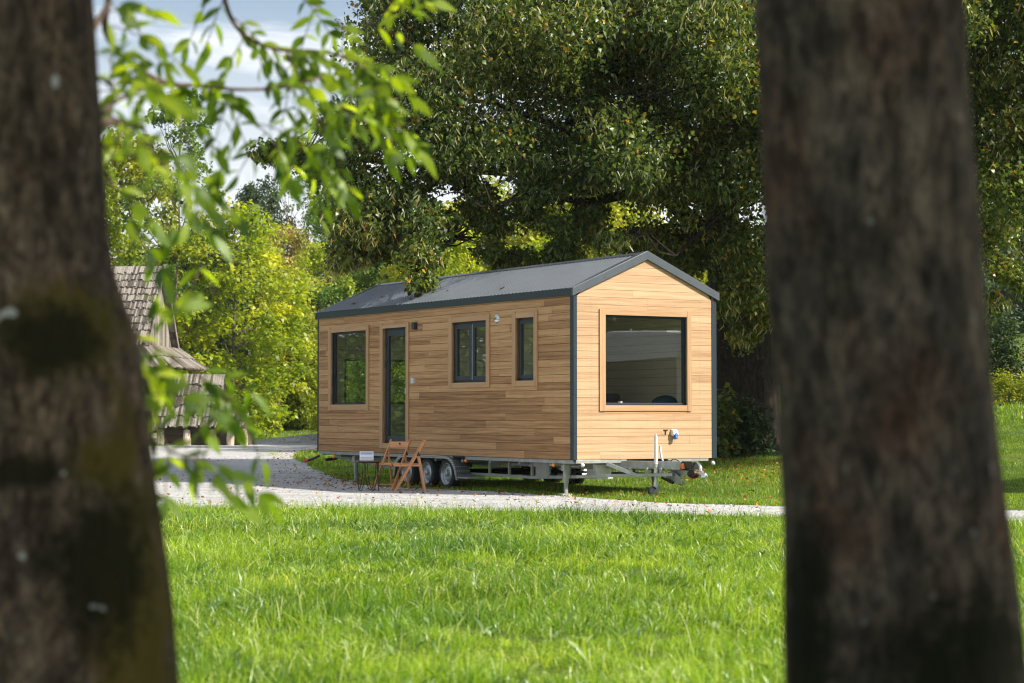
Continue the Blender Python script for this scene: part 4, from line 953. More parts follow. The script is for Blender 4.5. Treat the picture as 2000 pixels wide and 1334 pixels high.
def place(kind, px, ytop, D, wpx, mat, name, label, cat='tree', group=None, base=None, x=None, smat=None):
    p = at(px, ytop, D); gx = p[0] if x is None else x; zb = gzf(gx, D) if base is None else base
    o = protos[kind] if kind not in used else copy_tree(protos[kind]); used.add(kind)
    H = p[2]-zb; cwp = {'full': 3.2, 'full2': 3.6, 'round': 3.6, 'slim': 1.75, 'bare': 1.5, 'open': 3.4}[kind]*2.25
    o.location = (gx, D, zb); sx = wpx/F*D/cwp; o.scale = (sx, sx, H/10); o.rotation_euler = (0, 0, (px*7.3) % 6.28); o.name = name
    tag(o, label, cat, group)
    for c in o.children:
        if c.name.startswith('crown'):
            c.material_slots[0].link = 'OBJECT'; c.material_slots[0].material = MATS[mat]
        elif smat: c.material_slots[0].link = 'OBJECT'; c.material_slots[0].material = MATS[smat]
    return o
T = place
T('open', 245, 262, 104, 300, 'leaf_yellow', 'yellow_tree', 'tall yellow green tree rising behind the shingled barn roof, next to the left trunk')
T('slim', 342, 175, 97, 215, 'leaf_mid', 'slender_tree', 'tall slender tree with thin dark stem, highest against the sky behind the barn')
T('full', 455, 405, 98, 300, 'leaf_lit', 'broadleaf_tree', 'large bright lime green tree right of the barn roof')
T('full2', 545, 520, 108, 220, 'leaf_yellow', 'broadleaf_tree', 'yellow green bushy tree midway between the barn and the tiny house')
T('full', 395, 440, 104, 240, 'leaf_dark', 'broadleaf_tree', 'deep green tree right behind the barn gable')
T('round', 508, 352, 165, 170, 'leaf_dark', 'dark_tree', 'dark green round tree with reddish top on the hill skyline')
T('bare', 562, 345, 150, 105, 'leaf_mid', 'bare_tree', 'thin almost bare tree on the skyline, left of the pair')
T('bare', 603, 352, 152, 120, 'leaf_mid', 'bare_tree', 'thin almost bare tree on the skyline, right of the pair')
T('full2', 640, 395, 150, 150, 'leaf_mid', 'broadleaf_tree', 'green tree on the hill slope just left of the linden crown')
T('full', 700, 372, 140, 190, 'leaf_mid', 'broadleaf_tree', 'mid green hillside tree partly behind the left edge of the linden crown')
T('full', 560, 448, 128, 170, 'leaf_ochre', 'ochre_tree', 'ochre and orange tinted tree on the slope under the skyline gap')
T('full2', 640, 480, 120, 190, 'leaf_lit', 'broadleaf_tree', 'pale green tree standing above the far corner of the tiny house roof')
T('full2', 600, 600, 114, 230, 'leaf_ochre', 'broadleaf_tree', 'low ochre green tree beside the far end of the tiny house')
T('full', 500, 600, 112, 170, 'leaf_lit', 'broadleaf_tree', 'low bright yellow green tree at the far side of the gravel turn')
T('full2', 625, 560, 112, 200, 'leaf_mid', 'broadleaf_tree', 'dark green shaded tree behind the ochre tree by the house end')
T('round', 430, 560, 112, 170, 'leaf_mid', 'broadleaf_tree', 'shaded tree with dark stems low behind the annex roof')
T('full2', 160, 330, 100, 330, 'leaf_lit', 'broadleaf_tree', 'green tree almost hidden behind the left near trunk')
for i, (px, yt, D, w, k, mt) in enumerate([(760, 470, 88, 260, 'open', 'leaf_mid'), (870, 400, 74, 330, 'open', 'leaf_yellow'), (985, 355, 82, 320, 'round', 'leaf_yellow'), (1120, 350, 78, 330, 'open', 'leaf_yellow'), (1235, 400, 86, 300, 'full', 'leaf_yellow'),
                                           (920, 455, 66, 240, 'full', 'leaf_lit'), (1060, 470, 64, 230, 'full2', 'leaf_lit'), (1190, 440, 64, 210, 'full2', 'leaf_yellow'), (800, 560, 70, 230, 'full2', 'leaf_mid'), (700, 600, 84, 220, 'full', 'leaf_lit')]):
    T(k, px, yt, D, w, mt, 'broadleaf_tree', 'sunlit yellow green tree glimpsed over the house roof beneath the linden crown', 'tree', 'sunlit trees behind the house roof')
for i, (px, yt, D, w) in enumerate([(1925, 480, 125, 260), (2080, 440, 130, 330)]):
    T('full' if i else 'full2', px, yt, D, w, 'leaf_haze', 'distant_tree', ['hazy blue green distant tree seen just right of the right near trunk', 'hazy blue green distant tree right of its hazy neighbour'][i])
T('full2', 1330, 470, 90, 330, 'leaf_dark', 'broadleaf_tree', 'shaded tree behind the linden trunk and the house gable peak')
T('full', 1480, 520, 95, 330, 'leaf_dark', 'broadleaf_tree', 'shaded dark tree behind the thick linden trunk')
for k in protos:
    if k not in used:
        for c in list(protos[k].children): bpy.data.objects.remove(c)
        bpy.data.objects.remove(protos[k])
# the wood that closes the view to the left and to the right, as the window panes mirror it
r_ = np.random.default_rng(89); C = []; S = []
for k in range(190):
    if k < 120: x, y, h = r_.uniform(-95, -38), r_.uniform(34, 125), r_.uniform(10, 15)
    else: x, y, h = r_.uniform(34, 70), r_.uniform(-30, 26), r_.uniform(11, 15)
    b0 = gzf(x, y)
    for j in range(22): C.append((x+r_.normal(0, 2.4), y+r_.normal(0, 2.4), b0+h*r_.uniform(.04, 1))); S.append(r_.uniform(.1, .8) if j == 0 else S[-1])
C = np.array(C); per = 90; P = np.repeat(C, per, 0)+unit(r_.normal(0, 1, (len(C)*per, 3)))*(r_.random((len(C)*per, 1))**.4)*1.9
V = leaves_at(P, r_, .34, .8, .2); tag(np_mesh('woodland', V.reshape(-1, 3), strip_faces(len(P), 3), 'leaf_mid', np.repeat(np.clip(np.repeat(np.array(S), per)+r_.normal(0, .12, len(P)), 0, .99), 2)), kind='stuff')
# far woodland on the hill as one mass
r_ = np.random.default_rng(88); C = []; S = []
for k in range(210):
    y = r_.uniform(135, 260); x = r_.uniform(-.34, .34)*y
    if -.118*y < x < -.098*y and y < 330: continue
    if -.125*y < x < -.090*y and y > 170: continue
    b0 = gzf(x, y); h = r_.uniform(7, 11)*(1 if x > -.09*y else .8)
    for j in range(16): C.append((x+r_.normal(0, 2.2), y+r_.normal(0, 2.2), b0+h*r_.uniform(.1, 1))); S.append(r_.uniform(.2, .8) if j == 0 else S[-1])
C = np.array(C); per = 42; P = np.repeat(C, per, 0)+unit(r_.normal(0, 1, (len(C)*per, 3)))*(r_.random((len(C)*per, 1))**.4)*1.8
V = leaves_at(P, r_, .55, .7, .2); tag(np_mesh('woodland', V.reshape(-1, 3), strip_faces(len(P), 3), 'leaf_mid', np.repeat(np.clip(np.repeat(np.array(S), per)+r_.normal(0, .12, len(P)), 0, .99), 2)), kind='stuff')

def shrub(name, loc, rx, ry, h, n, lsize, mat, label, cat, seed, stems=9, droop=.25, cmean=.45, group=None):
    r_ = np.random.default_rng(seed); root = empty(name, loc, 0, label, cat, group); k = 46; Cc = []
    for i in range(k):
        a = r_.uniform(0, 6.28); q = r_.random()**.5; zz = h*r_.uniform(.12, .95); s_ = math.sqrt(max(0, 1-(zz/h)**2*.7)); Cc.append((rx*q*s_*math.cos(a), ry*q*s_*math.sin(a), zz))
    Cc = np.array(Cc); per_ = n//k; P = np.repeat(Cc, per_, 0)+r_.normal(0, 1, (k*per_, 3))*np.array([rx, ry, h])*.14; P[:, 2] = np.maximum(P[:, 2], .04)
    V = leaves_at(P, r_, lsize, .62, droop); np_mesh('foliage', V.reshape(-1, 3), strip_faces(len(P), 3), mat, np.repeat(np.clip(r_.normal(cmean, .22, len(P)), 0, .99), 2), root)
    tm = MB()
    for i in range(stems): limb_mesh(tm, bez((r_.normal(0, rx*.2), r_.normal(0, ry*.2), -.05), Cc[i], .1, 5, r_, .02), .014, .004, 5)
    tm.build('stems', 'bark_far', root, fixn=False); return root
def shr(name, px, ytop, D, wpx, n, ls, mat, label, cat='shrub', seed=1, ry=None, **kw):
    p = at(px, ytop, D); zb = gzf(p[0], D); h = p[2]-zb; w_ = wpx/F*D/2; return shrub(name, (p[0], D, zb), w_, ry or w_*.6, h, n, ls, mat, label, cat, seed, **kw)
shr('undergrowth', 1450, 795, 40.6, 120, 1800, .13, 'leaf_dark', 'leafy dark undergrowth around the foot of the thick linden trunk', 'undergrowth', 5, ry=.5)
shr('undergrowth', 1413, 772, 40.2, 50, 420, .15, 'lime_leaf', 'young linden shoots with broad leaves right of the house corner', 'shoots', 6, ry=.3)
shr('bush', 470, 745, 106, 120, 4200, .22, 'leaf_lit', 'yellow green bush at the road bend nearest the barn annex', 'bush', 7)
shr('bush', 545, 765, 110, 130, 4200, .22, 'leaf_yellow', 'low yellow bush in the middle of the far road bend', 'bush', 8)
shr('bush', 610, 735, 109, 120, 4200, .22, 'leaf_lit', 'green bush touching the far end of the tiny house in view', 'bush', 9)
shr('bush', 1945, 628, 58, 130, 5200, .12, 'leaf_dark', 'dark clipped hedge bush just right of the right near trunk', 'hedge', 10, cmean=.6)
shr('bush', 2060, 618, 58.5, 150, 5200, .12, 'leaf_dark', 'dark clipped hedge bush right of the hedge bush beside the trunk', 'hedge', 11, cmean=.6)
shr('bush', 1840, 640, 59, 150, 4200, .12, 'leaf_dark', 'dark hedge bush hidden by the right near trunk', 'hedge', 12)
for i, px in enumerate((1925, 1965, 2005)):
    shr('tall_weed', px, 728+i*4, 55.5, 52, 1300, .08, 'leaf_yellow', ['yellow green tall weed at the hedge foot, touching the right trunk', 'yellow green tall weed at the hedge foot, middle one', 'yellow green tall weed at the hedge foot, farthest from the trunk'][i], 'weed', 20+i, ry=.5, stems=14, droop=-.5)
# green post behind the house
pm = MB(); p = at(843, 470, 48); zb = gzf(p[0], 48); pm.tube([(0, 0, 0), (0, 0, p[2]-zb)], .055, 12); pm.tube([(0, 0, 0), (0, 0, .3)], .09, 12)
o = pm.build('lamp_post', 'green_paint', smooth=True); o.location = (p[0], 48, zb); tag(o, 'dark green metal post behind the tiny house roof', 'post')

# ---------------- the big linden
LX, LY = 4.86, 42.0; LZ = gzf(LX, LY); r_ = np.random.default_rng(300)
lime = empty('linden_tree', (0, 0, 0), 0, 'huge dark linden with pale hanging bracts overhanging the tiny house', 'tree')
tm = MB(); n = 40; V = []; hs = [(-.3, 1.15), (.0, 1.02), (.35, .86), (.9, .74), (1.6, .70), (2.6, .68), (3.6, .72), (4.2, .78)]
for zz, rr in hs:
    for k in range(n):
        a = 2*math.pi*k/n; q = rr*(1+.05*math.sin(a*5+zz*.4)+.035*math.sin(a*11+zz)+(.10*max(0, .8-zz))*math.sin(a*6+1)); V.append((LX+q*math.cos(a), LY+q*math.sin(a), LZ+zz))
tm.add(V, [(i*n+k, i*n+(k+1) % n, (i+1)*n+(k+1) % n, (i+1)*n+k) for i in range(len(hs)-1) for k in range(n)], axis=2)
A = lambda px, py, D: tuple(at(px, py, D))
stems = [([(LX-.25, LY, LZ+3.6), A(1408, 430, 42), A(1392, 280, 42), A(1400, 120, 42), A(1412, -60, 42), A(1420, -500, 42.5)], .46, .15),
         ([(LX+.35, LY, LZ+3.6), A(1530, 430, 42.5), A(1600, 250, 43), A(1660, 50, 43), A(1750, -300, 43)], .42, .12),
         ([A(1400, 470, 42), A(1352, 432, 40.8), A(1300, 385, 40), A(1245, 375, 39), A(1150, 395, 38), A(1050, 380, 37.2), A(960, 400, 36.8)], .24, .02),
         ([A(1392, 330, 42), A(1330, 240, 41), A(1250, 180, 40), A(1120, 100, 39), A(980, 60, 38.5)], .22, .03), ([A(1395, 250, 42), A(1300, 90, 43), A(1150, -20, 44), A(1000, -80, 44)], .2, .03),
         ([A(1245, 375, 39), A(1190, 300, 39), A(1100, 250, 38), A(960, 200, 38), A(820, 190, 38)], .12, .02), ([A(1392, 300, 42), A(1250, 330, 44), A(1060, 340, 45), A(880, 330, 44), A(700, 310, 42), A(560, 300, 40.5)], .2, .02),
         ([A(1045, 385, 38), A(1010, 330, 38), A(980, 290, 38)], .06, .02), ([A(1060, 340, 45), A(960, 420, 42), A(860, 480, 38), A(815, 540, 36.2)], .055, .010), ([A(880, 330, 44), A(760, 430, 39), A(690, 520, 37.5)], .08, .012),
         ([A(1600, 250, 43), A(1750, 230, 42), A(1930, 200, 41), A(2100, 240, 40)], .2, .03), ([A(1530, 430, 42.5), A(1700, 400, 42), A(1900, 380, 42), A(2080, 420, 42)], .2, .03),
         ([A(1400, 470, 42), A(1430, 520, 40.5), A(1460, 570, 39.6)], .05, .012), ([A(1408, 430, 42), A(1350, 470, 38.5), A(1320, 500, 37)], .07, .01)]
limbpts = []
for pts, a, b_ in stems:
    limb_mesh(tm, pts, a, b_, 12)
    for p, q in zip(pts[:-1], pts[1:]):
        for t in np.linspace(0, 1, 5): limbpts.append(np.array(p)*(1-t)+np.array(q)*t)
limbpts = np.array(limbpts)
lobes = []   # px, py, D, rx(px), rz(px), ry(m), clumps
for px in range(790, 2180, 105): lobes += [(px+r_.uniform(-30, 30), r_.uniform(-110, -50), r_.uniform(37, 43), 95, 85, 1.8, 16), (px+r_.uniform(-30, 30), r_.uniform(20, 70), r_.uniform(36.5, 40), 92, 80, 1.7, 20)]
for px in range(770, 2180, 100): lobes += [(px+r_.uniform(-25, 25), r_.uniform(130, 190), r_.uniform(36.5, 40), 88, 76, 1.6, 20)]
for px in range(745, 2180, 98): lobes += [(px+r_.uniform(-25, 25), r_.uniform(240, 300), r_.uniform(36.3, 40), 82, 70, 1.5, 19)]
for px in (700, 780, 1300, 1390, 1450, 1910, 1990, 2080): lobes += [(px, r_.uniform(350, 380), r_.uniform(36.5, 39), 75, 62, 1.3, 17)]
lobes += [(865, 340, 38, 50, 30, 1.0, 8), (1045, 345, 37.5, 42, 34, 1.0, 8), (1150, 335, 38, 55, 26, 1.2, 8), (1235, 345, 38, 40, 45, 1.2, 9), (1040, 420, 37.5, 34, 36, .8, 7), (1090, 440, 37.3, 30, 26, .8, 5)]
lobes += [(590, 305, 40.5, 55, 22, .8, 11), (522, 300, 40.5, 26, 9, .5, 6), (650, 325, 40, 50, 28, 1, 11), (690, 250, 40, 45, 55, 1.2, 12), (655, 240, 40.5, 40, 30, .8, 6)]
lobes += [(690, 425, 37.5, 60, 50, 1.2, 15), (760, 425, 37.5, 60, 52, 1.2, 15), (835, 440, 37, 45, 42, 1., 10), (690, 492, 37.3, 42, 22, .8, 9), (730, 478, 37.3, 40, 28, .8, 8), (662, 508, 37.2, 24, 10, .4, 4), (826, 500, 36.3, 24, 30, .5, 7), (812, 545, 36.1, 15, 18, .35, 4)]
lobes += [(r_.uniform(880, 1240), r_.uniform(350, 520), r_.uniform(37, 39.5), r_.uniform(20, 38), r_.uniform(12, 22), .6, 3) for _ in range(22)]
lobes += [(1020, 505, 38.5, 45, 20, .9, 5), (1080, 515, 38.5, 40, 16, .8, 3), (1230, 470, 39.5, 40, 32, 1, 6), (1300, 470, 39, 60, 42, 1, 13), (1370, 480, 39.5, 55, 60, 1, 14), (1330, 515, 39.5, 40, 25, .8, 8), (1440, 470, 38.8, 60, 50, 1, 15), (1455, 560, 38.8, 48, 45, .7, 10), (1440, 650, 39.6, 42, 22, .5, 7), (1480, 600, 39.2, 35, 30, .5, 6), (1405, 600, 40.4, 20, 22, .3, 3)]
lobes += [(1940, 470, 39, 55, 50, 1, 13), (1985, 540, 39, 42, 32, .7, 8), (2050, 480, 40, 60, 60, 1, 12), (1925, 590, 39.5, 30, 25, .5, 3)]
# back of the crown
for px in range(860, 2180, 135):
    for py in ((-60, 60, 170, 270) if px > 1080 else (-80, 110)): lobes.append((px+r_.uniform(-40, 40), py+r_.uniform(-30, 30), r_.uniform(44, 50), 115, 90, 2.2, 9))
C = []; CR = []
for px, py, D, rx, rz, ry, nc in lobes:
    c = at(px, py, D); sx = rx/F*D; sz = rz/F*D
    v = unit(r_.normal(0, 1, (nc, 3)))*(r_.uniform(.35, 1, (nc, 1)))
    C.append(c+v*np.array([sx, ry, sz])); CR.append(np.full(nc, min(1.0, max(.45, rz/62))))
C = np.concatenate(C); CR = np.concatenate(CR)
# upper crown beyond the frame : fewer, larger clumps so it still casts its shade
nu = 420; v = unit(r_.normal(0, 1, (nu, 3)))*(r_.uniform(.5, 1, (nu, 1))); v[:, 2] = np.abs(v[:, 2]); CU = np.array([6.5, 43, 10.5])+v*np.array([11, 8.0, 11])
per = 134; P = np.repeat(C, per, 0); g = unit(r_.normal(0, 1, P.shape))*(r_.random((len(P), 1))**.5); P = P+g*np.array([.68, .68, .50])*np.repeat(r_.uniform(.7, 1.3, len(C))*CR, per)[:, None]
V1 = leaves_at(P, r_, .090, .82, .55, ((0, .35), (.35, 1.0), (1, 0.0)), .6); u = r_.random(len(P)); cl1 = np.where(u < .972, u/.972*.86, .965+(u-.972)/.028*.035)
pr = .05+.10*(np.repeat(r_.random(len(C)), per) > .72); cl1 = np.where((r_.random(len(P)) < pr*.12), .975, cl1)
nb = int(len(P)*.17); wc = np.repeat(r_.random(len(C))**2, per); wc /= wc.sum(); ib = r_.choice(len(P), nb, p=wc); PB = P[ib]+r_.normal(0, .05, (nb, 3))
VB = leaves_at(PB, r_, .135, .20, 1.3, ((0, .6), (.5, 1.0), (1, .3)), 1.0); cb = r_.uniform(.90, .962, nb)
PU = np.repeat(CU, 80, 0)+unit(r_.normal(0, 1, (nu*80, 3)))*(r_.random((nu*80, 1))**.5)*1.25; VU = leaves_at(PU, r_, .30, .8, .4); cu_ = r_.uniform(0, .86, len(PU))
print('lime leaves', len(P), nb, len(PU))
VA = np.concatenate([V1, VB, VU]); ca_ = np.concatenate([cl1, cb, cu_]); np_mesh('crown', VA.reshape(-1, 3), strip_faces(len(VA), 3), 'lime_leaf', np.repeat(ca_, 2), lime)
for c in C[::2]:
    d = np.linalg.norm(limbpts-c, axis=1); b_ = limbpts[int(np.argmin(d+.6*np.abs(limbpts[:, 2]-c[2])))]
    if np.linalg.norm(b_-c) < 5: limb_mesh(tm, bez(b_, c, .25, 5, r_, .06), .022, .006, 5)
tm.build('trunk', 'bark_dark', lime, smooth=True, fixn=False)

# ---------------- foreground trees
def near_tree(name, prof, label, seed, limbs, mat):
    """prof: z, cx, cy, r"""
    r_ = np.random.default_rng(seed); t = empty(name, (0, 0, 0), 0, label, 'tree'); m_ = MB(); n = 72; V = []
    zs = np.linspace(prof[0][0], prof[-1][0], 150); pz = [p[0] for p in prof]
    cx = np.interp(zs, pz, [p[1] for p in prof]); cy = np.interp(zs, pz, [p[2] for p in prof]); rr = np.interp(zs, pz, [p[3] for p in prof])
    for i, z in enumerate(zs):
        for k in range(n):
            a = 2*math.pi*k/n; q = rr[i]*(1+.018*math.sin(a*7+z*1.7)+.02*math.sin(a*3+z*.9+seed)+.010*math.sin(a*19+z*3.1)+.008*math.sin(z*9+a*4)+.012*math.sin(a*31+1.5*math.sin(z*5))); V.append((cx[i]+q*math.cos(a), cy[i]+q*math.sin(a), z))
    m_.add(V, [(i*n+k, i*n+(k+1) % n, (i+1)*n+(k+1) % n, (i+1)*n+k) for i in range(len(zs)-1) for k in range(n)], .5, 2)
    for pts, a, b_ in limbs: limb_mesh(m_, pts, a, b_, 12)
    m_.build('trunk', mat, t, smooth=True, fixn=False); return t
lt = near_tree('ash_tree', [(-.1, -.90, 4.5, .52), (.15, -.98, 4.5, .40), (.45, -1.03, 4.5, .325), (.72, -1.052, 4.5, .297), (.90, -1.06, 4.5, .292), (1.09, -1.075, 4.5, .284), (1.26, -1.095, 4.5, .282), (1.40, -1.13, 4.5, .30), (1.50, -1.145, 4.5, .293), (1.62, -1.165, 4.5, .268), (1.75, -1.175, 4.5, .262), (1.95, -1.185, 4.5, .257), (2.25, -1.20, 4.5, .247), (3, -1.25, 4.5, .22), (5, -1.3, 4.6, .16), (7.5, -1.2, 4.7, .06)],
               'dark mossy near trunk left of the barn, with white lichen spots and hanging leafy branches', 3,
               [([(-1.3, 4.6, 4.2), (-2.4, 5.0, 5.5), (-3.4, 5.2, 6)], .08, .03), ([(-1.3, 4.6, 4.6), (-.8, 4.2, 6), (-.2, 4.0, 7)], .07, .02)], 'bark_near')
rt = near_tree('maple_tree', [(-.1, .92, 4.0, .50), (.2, .86, 4.0, .36), (.5, .815, 4.0, .262), (.77, .787, 4.0, .236), (.92, .778, 4.0, .228), (1.1, .768, 4.0, .219), (1.3, .750, 4.0, .2125), (1.55, .728, 4.0, .210), (1.75, .718, 4.0, .2085), (2.14, .700, 4.0, .207), (3, .68, 4.0, .19), (5, .7, 4.0, .14), (7, .6, 4.1, .05)],
               'thick dark near trunk right of the tiny house, reddish bark, black moss at its foot', 4,
               [([(.68, 4.0, 3.0), (1.8, 3.4, 4.2), (3.2, 2.8, 5.2)], .09, .03), ([(.7, 4.0, 3.6), (1.5, 2.6, 5), (2.6, 1.4, 6)], .08, .03), ([(.7, 4, 4.2), (.2, 3.0, 5.5), (-.3, 2, 6.5)], .06, .02)], 'bark_right')
def shade_canopy(parent, blobs, n, seed, mat='ash_leaf'):  # unseen crown leaves, clumps placed out of view to shade the near trunks
    r_ = np.random.default_rng(seed); P = []
    for c, R_, w_ in blobs:
        k = int(n*w_); P.append(np.array(c)+unit(r_.normal(0, 1, (k, 3)))*(r_.random((k, 1))**.4)*np.array(R_))
    P = np.concatenate(P); P = P[P[:, 2] > 1.31+.25*np.maximum(P[:, 1], 0)+.25]
    V = leaves_at(P, r_, .12, .42, .6); np_mesh('crown', V.reshape(-1, 3), strip_faces(len(P), 3), mat, np.repeat(r_.random(len(P)), 2), parent)
shade_canopy(rt, [((3.0, 2.7, 4.9), (1.6, .75, 1.2), .4), ((2.2, 1.6, 6.0), (1.8, 1.2, 1.2), .15), ((4.4, 2.1, 5.6), (1.5, .8, 1.2), .35), ((1.0, 2.6, 6.6), (1.6, .9, 1.3), .1)], 30000, 7)
shade_canopy(lt, [((-3.2, 4.6, 6), (1.8, 1.5, 1.3), .5), ((-1.0, 3.6, 7), (1.6, 1.5, 1.2), .3), ((1.3, 2.4, 4.4), (1.2, .9, .8), .2)], 20000, 8)
# leafy ash branches hanging in front of the view
r_ = np.random.default_rng(77)
def smooth_path(pts, k=6):
    P = np.array(pts, float); P = np.vstack([2*P[0]-P[1], P, 2*P[-1]-P[-2]]); out = []
    for i in range(1, len(P)-2):
        for t in np.linspace(0, 1, k, endpoint=False):
            a, b_, c, d = P[i-1:i+3]; out.append(.5*((2*b_)+(-a+c)*t+(2*a-5*b_+4*c-d)*t*t+(-a+3*b_-3*c+d)*t**3))
    out.append(P[-2]); return np.array(out)
LP, LDr, LS, LL, LW, LC = [], [], [], [], [], []
def pinnate(mb, base, d, Ln, pairs, lit):
    d = np.array(d, float); d /= np.linalg.norm(d); side = np.cross(d, [0, 0, 1.]); side = side/max(np.linalg.norm(side), 1e-6)
    side = side*math.cos(r_.uniform(-.9, .9))+np.cross(side, d)*math.sin(r_.uniform(-.9, .9)); pts = []
    for i in range(7):
        t = i/6; p = base+d*Ln*t+np.array([0, 0, -.38*Ln*t*t]); pts.append(p)
    mb.tube([tuple(p) for p in pts], [.0022]*6+[.001], 5)
    for j in range(pairs):
        t = .25+.68*j/max(1, pairs-1); i = min(int(t*6), 5); p = pts[i]+(pts[i+1]-pts[i])*(t*6-i); dd = pts[i+1]-pts[i]; dd /= np.linalg.norm(dd)
        for s_ in (-1, 1):
            q = dd*.6+side*s_*.85+np.array([0, 0, -.12])+r_.normal(0, .22, 3); LP.append(p); LDr.append(q/np.linalg.norm(q)); LS.append(dd); LL.append(r_.uniform(.060, .10)); LW.append(r_.uniform(.023, .037)); LC.append(lit)
    dd = pts[-1]-pts[-2]; LP.append(pts[-1]); LDr.append(dd/np.linalg.norm(dd)); LS.append(side); LL.append(r_.uniform(.08, .12)); LW.append(r_.uniform(.03, .04)); LC.append(lit)
def hanging(paths, r0):
    mbs = []
    for pts, ra, rb, nl, Ln in paths:
        mb = MB(); mbs.append(mb)
        sp = smooth_path([at(p[0], p[1], p[2]*1.22 if p[2] > 4.86 else p[2]+(p[2]-4.6)) for p in pts]); nl = int(nl*.74)+1; limb_mesh(mb, [tuple(p) for p in sp], ra, rb, 7)
        for k in range(nl):
            t = (k+.5)/nl; i = min(int(t*(len(sp)-1)), len(sp)-2); p = sp[i]; d = sp[i+1]-sp[i]; d /= np.linalg.norm(d)
            a = r_.uniform(0, 6.28); o_ = np.array([math.cos(a)*1.1, .6*math.sin(a), r_.uniform(-.75, .45)]); pinnate(mb, p, d*.5+o_*.8, Ln*r_.uniform(.7, 1.15), r_.integers(3, 5), 0)
    return mbs
bm1 = hanging([([(150, 95, 4.75), (185, 50, 4.85), (212, 5, 4.9), (222, -60, 5)], .012, .008, 1, .2),
               ([(213, -10, 4.9), (206, 60, 5.0), (245, 115, 5.1), (320, 160, 5.2), (400, 168, 5.3), (470, 175, 5.3), (560, 170, 5.35), (630, 150, 5.4)], .011, .004, 15, .20),
               ([(430, -60, 5.6), (445, 20, 5.6), (480, 70, 5.6), (545, 97, 5.6), (620, 100, 5.6), (690, 120, 5.6), (735, 160, 5.6), (760, 200, 5.6)], .010, .003, 20, .19),
               ([(180, 245, 4.7), (235, 238, 4.9), (280, 250, 5.0)], .014, .010, 2, .2), ([(195, 225, 4.8), (240, 190, 5.0), (320, 160, 5.2)], .008, .005, 5, .2)], .01)
bm2 = hanging([([(310, 165, 5.3), (350, 230, 5.4), (372, 300, 5.4), (380, 380, 5.4), (392, 460, 5.4), (410, 540, 5.4), (430, 590, 5.4)], .005, .002, 7, .17),
               ([(280, 250, 5.0), (300, 300, 5.1), (330, 350, 5.2), (345, 430, 5.2)], .005, .002, 4, .18),
               ([(560, 100, 5.6), (590, 180, 5.6), (620, 240, 5.7), (650, 300, 5.8)], .004, .002, 11, .18), ([(690, 120, 5.6), (700, 190, 5.6), (720, 230, 5.6)], .004, .002, 9, .2),
               ([(450, 175, 5.3), (480, 220, 5.4), (520, 260, 5.4), (545, 290, 5.4)], .004, .002, 6, .18), ([(630, 300, 5.8), (645, 340, 5.8), (655, 360, 5.8)], .003, .002, 2, .11),
               ([(205, 330, 4.9), (222, 380, 4.95), (230, 440, 5.0)], .006, .002, 2, .2), ([(560, -20, 6), (620, 10, 6), (660, 40, 6), (680, 60, 6)], .003, .001, 5, .20), ([(700, 60, 6), (740, 30, 6), (770, 0, 6)], .003, .001, 3, .18)], .01)
bm3 = hanging([([(235, 630, 4.75), (290, 670, 4.9), (350, 705, 5.0), (410, 750, 5.1), (470, 790, 5.1)], .006, .002, 24, .19), ([(285, 740, 4.7), (310, 820, 4.9), (330, 880, 4.9), (370, 890, 4.9), (420, 905, 4.9)], .005, .002, 6, .18),
               ([(290, 800, 4.75), (300, 870, 4.8), (308, 905, 4.8)], .004, .002, 4, .17), ([(190, 150, 4.8), (215, 170, 4.85), (230, 190, 4.9)], .004, .002, 5, .18), ([(200, 280, 4.8), (230, 320, 4.9)], .004, .002, 4, .18)], .01)
for mb_ in bm1+bm2+bm3:
    b_ = mb_.build('branch', 'bark_near', lt, smooth=True, fixn=False)
LPa, LDa, LSa = np.array(LP), unit(np.array(LDr)), np.array(LS); sd_ = unit(np.cross(LDa, LSa+r_.normal(0, .35, LSa.shape))); nr_ = np.cross(sd_, LDa); sd_ = unit(np.cross(LDa, nr_)); nr_ = np.where(nr_[:, 2:3] < 0, -nr_, nr_)
V = leafshape(LPa, LDa, sd_, nr_, np.array(LL), np.array(LW), r_.uniform(.1, .5, len(LL)), ((0, .06), (.12, .45), (.28, .85), (.45, 1.0), (.62, .9), (.80, .55), (.93, .2), (1, 0)))
print('ash leaflets', len(LL)); np_mesh('leaves', V.reshape(-1, 3), strip_faces(len(LL), 8), 'ash_leaf', np.repeat(np.clip(r_.normal(.5, .32, len(LL)), 0, 1), 7), lt, smooth=True)

# ------------------------------------------------------------------ barn with shingle roof
def shingles(mb, fpos, umax, vmax, rows, bw, r_, clip=None, th=.03):
    """fpos(u,v)->xyz on the slope (v from eave up, metres along slope), returns boards"""
    for i in range(rows):
        v0 = vmax*i/rows-.03; v1 = min(vmax, vmax*(i+1)/rows+.08); u = 0
        while u < umax:
            w_ = bw*r_.uniform(.7, 1.3); u1 = min(u+w_, umax); mid = (u+u1)/2
            if clip is None or clip(mid, (v0+v1)/2):
                lo = v0+r_.uniform(-.09, .05); a0 = np.array(fpos(u+.006, lo)); a1 = np.array(fpos(u1-.006, lo)); b0 = np.array(fpos(u+.006, v1)); b1 = np.array(fpos(u1-.006, v1)); nn = np.cross(a1-a0, b0-a0); nn = nn/np.linalg.norm(nn)
                if nn[2] < 0: nn = -nn
                l_ = .065+r_.uniform(0, .02); V_ = [a0+nn*l_, a1+nn*l_, b1+nn*.005, b0+nn*.005, a0+nn*(l_-th), a1+nn*(l_-th), b1-nn*.02, b0-nn*.02]
                mb.add([tuple(p) for p in V_], [(0, 1, 2, 3), (7, 6, 5, 4), (0, 4, 5, 1), (1, 5, 6, 2), (2, 6, 7, 3), (3, 7, 4, 0)], axis=2)
            u = u1
r_ = np.random.default_rng(9)
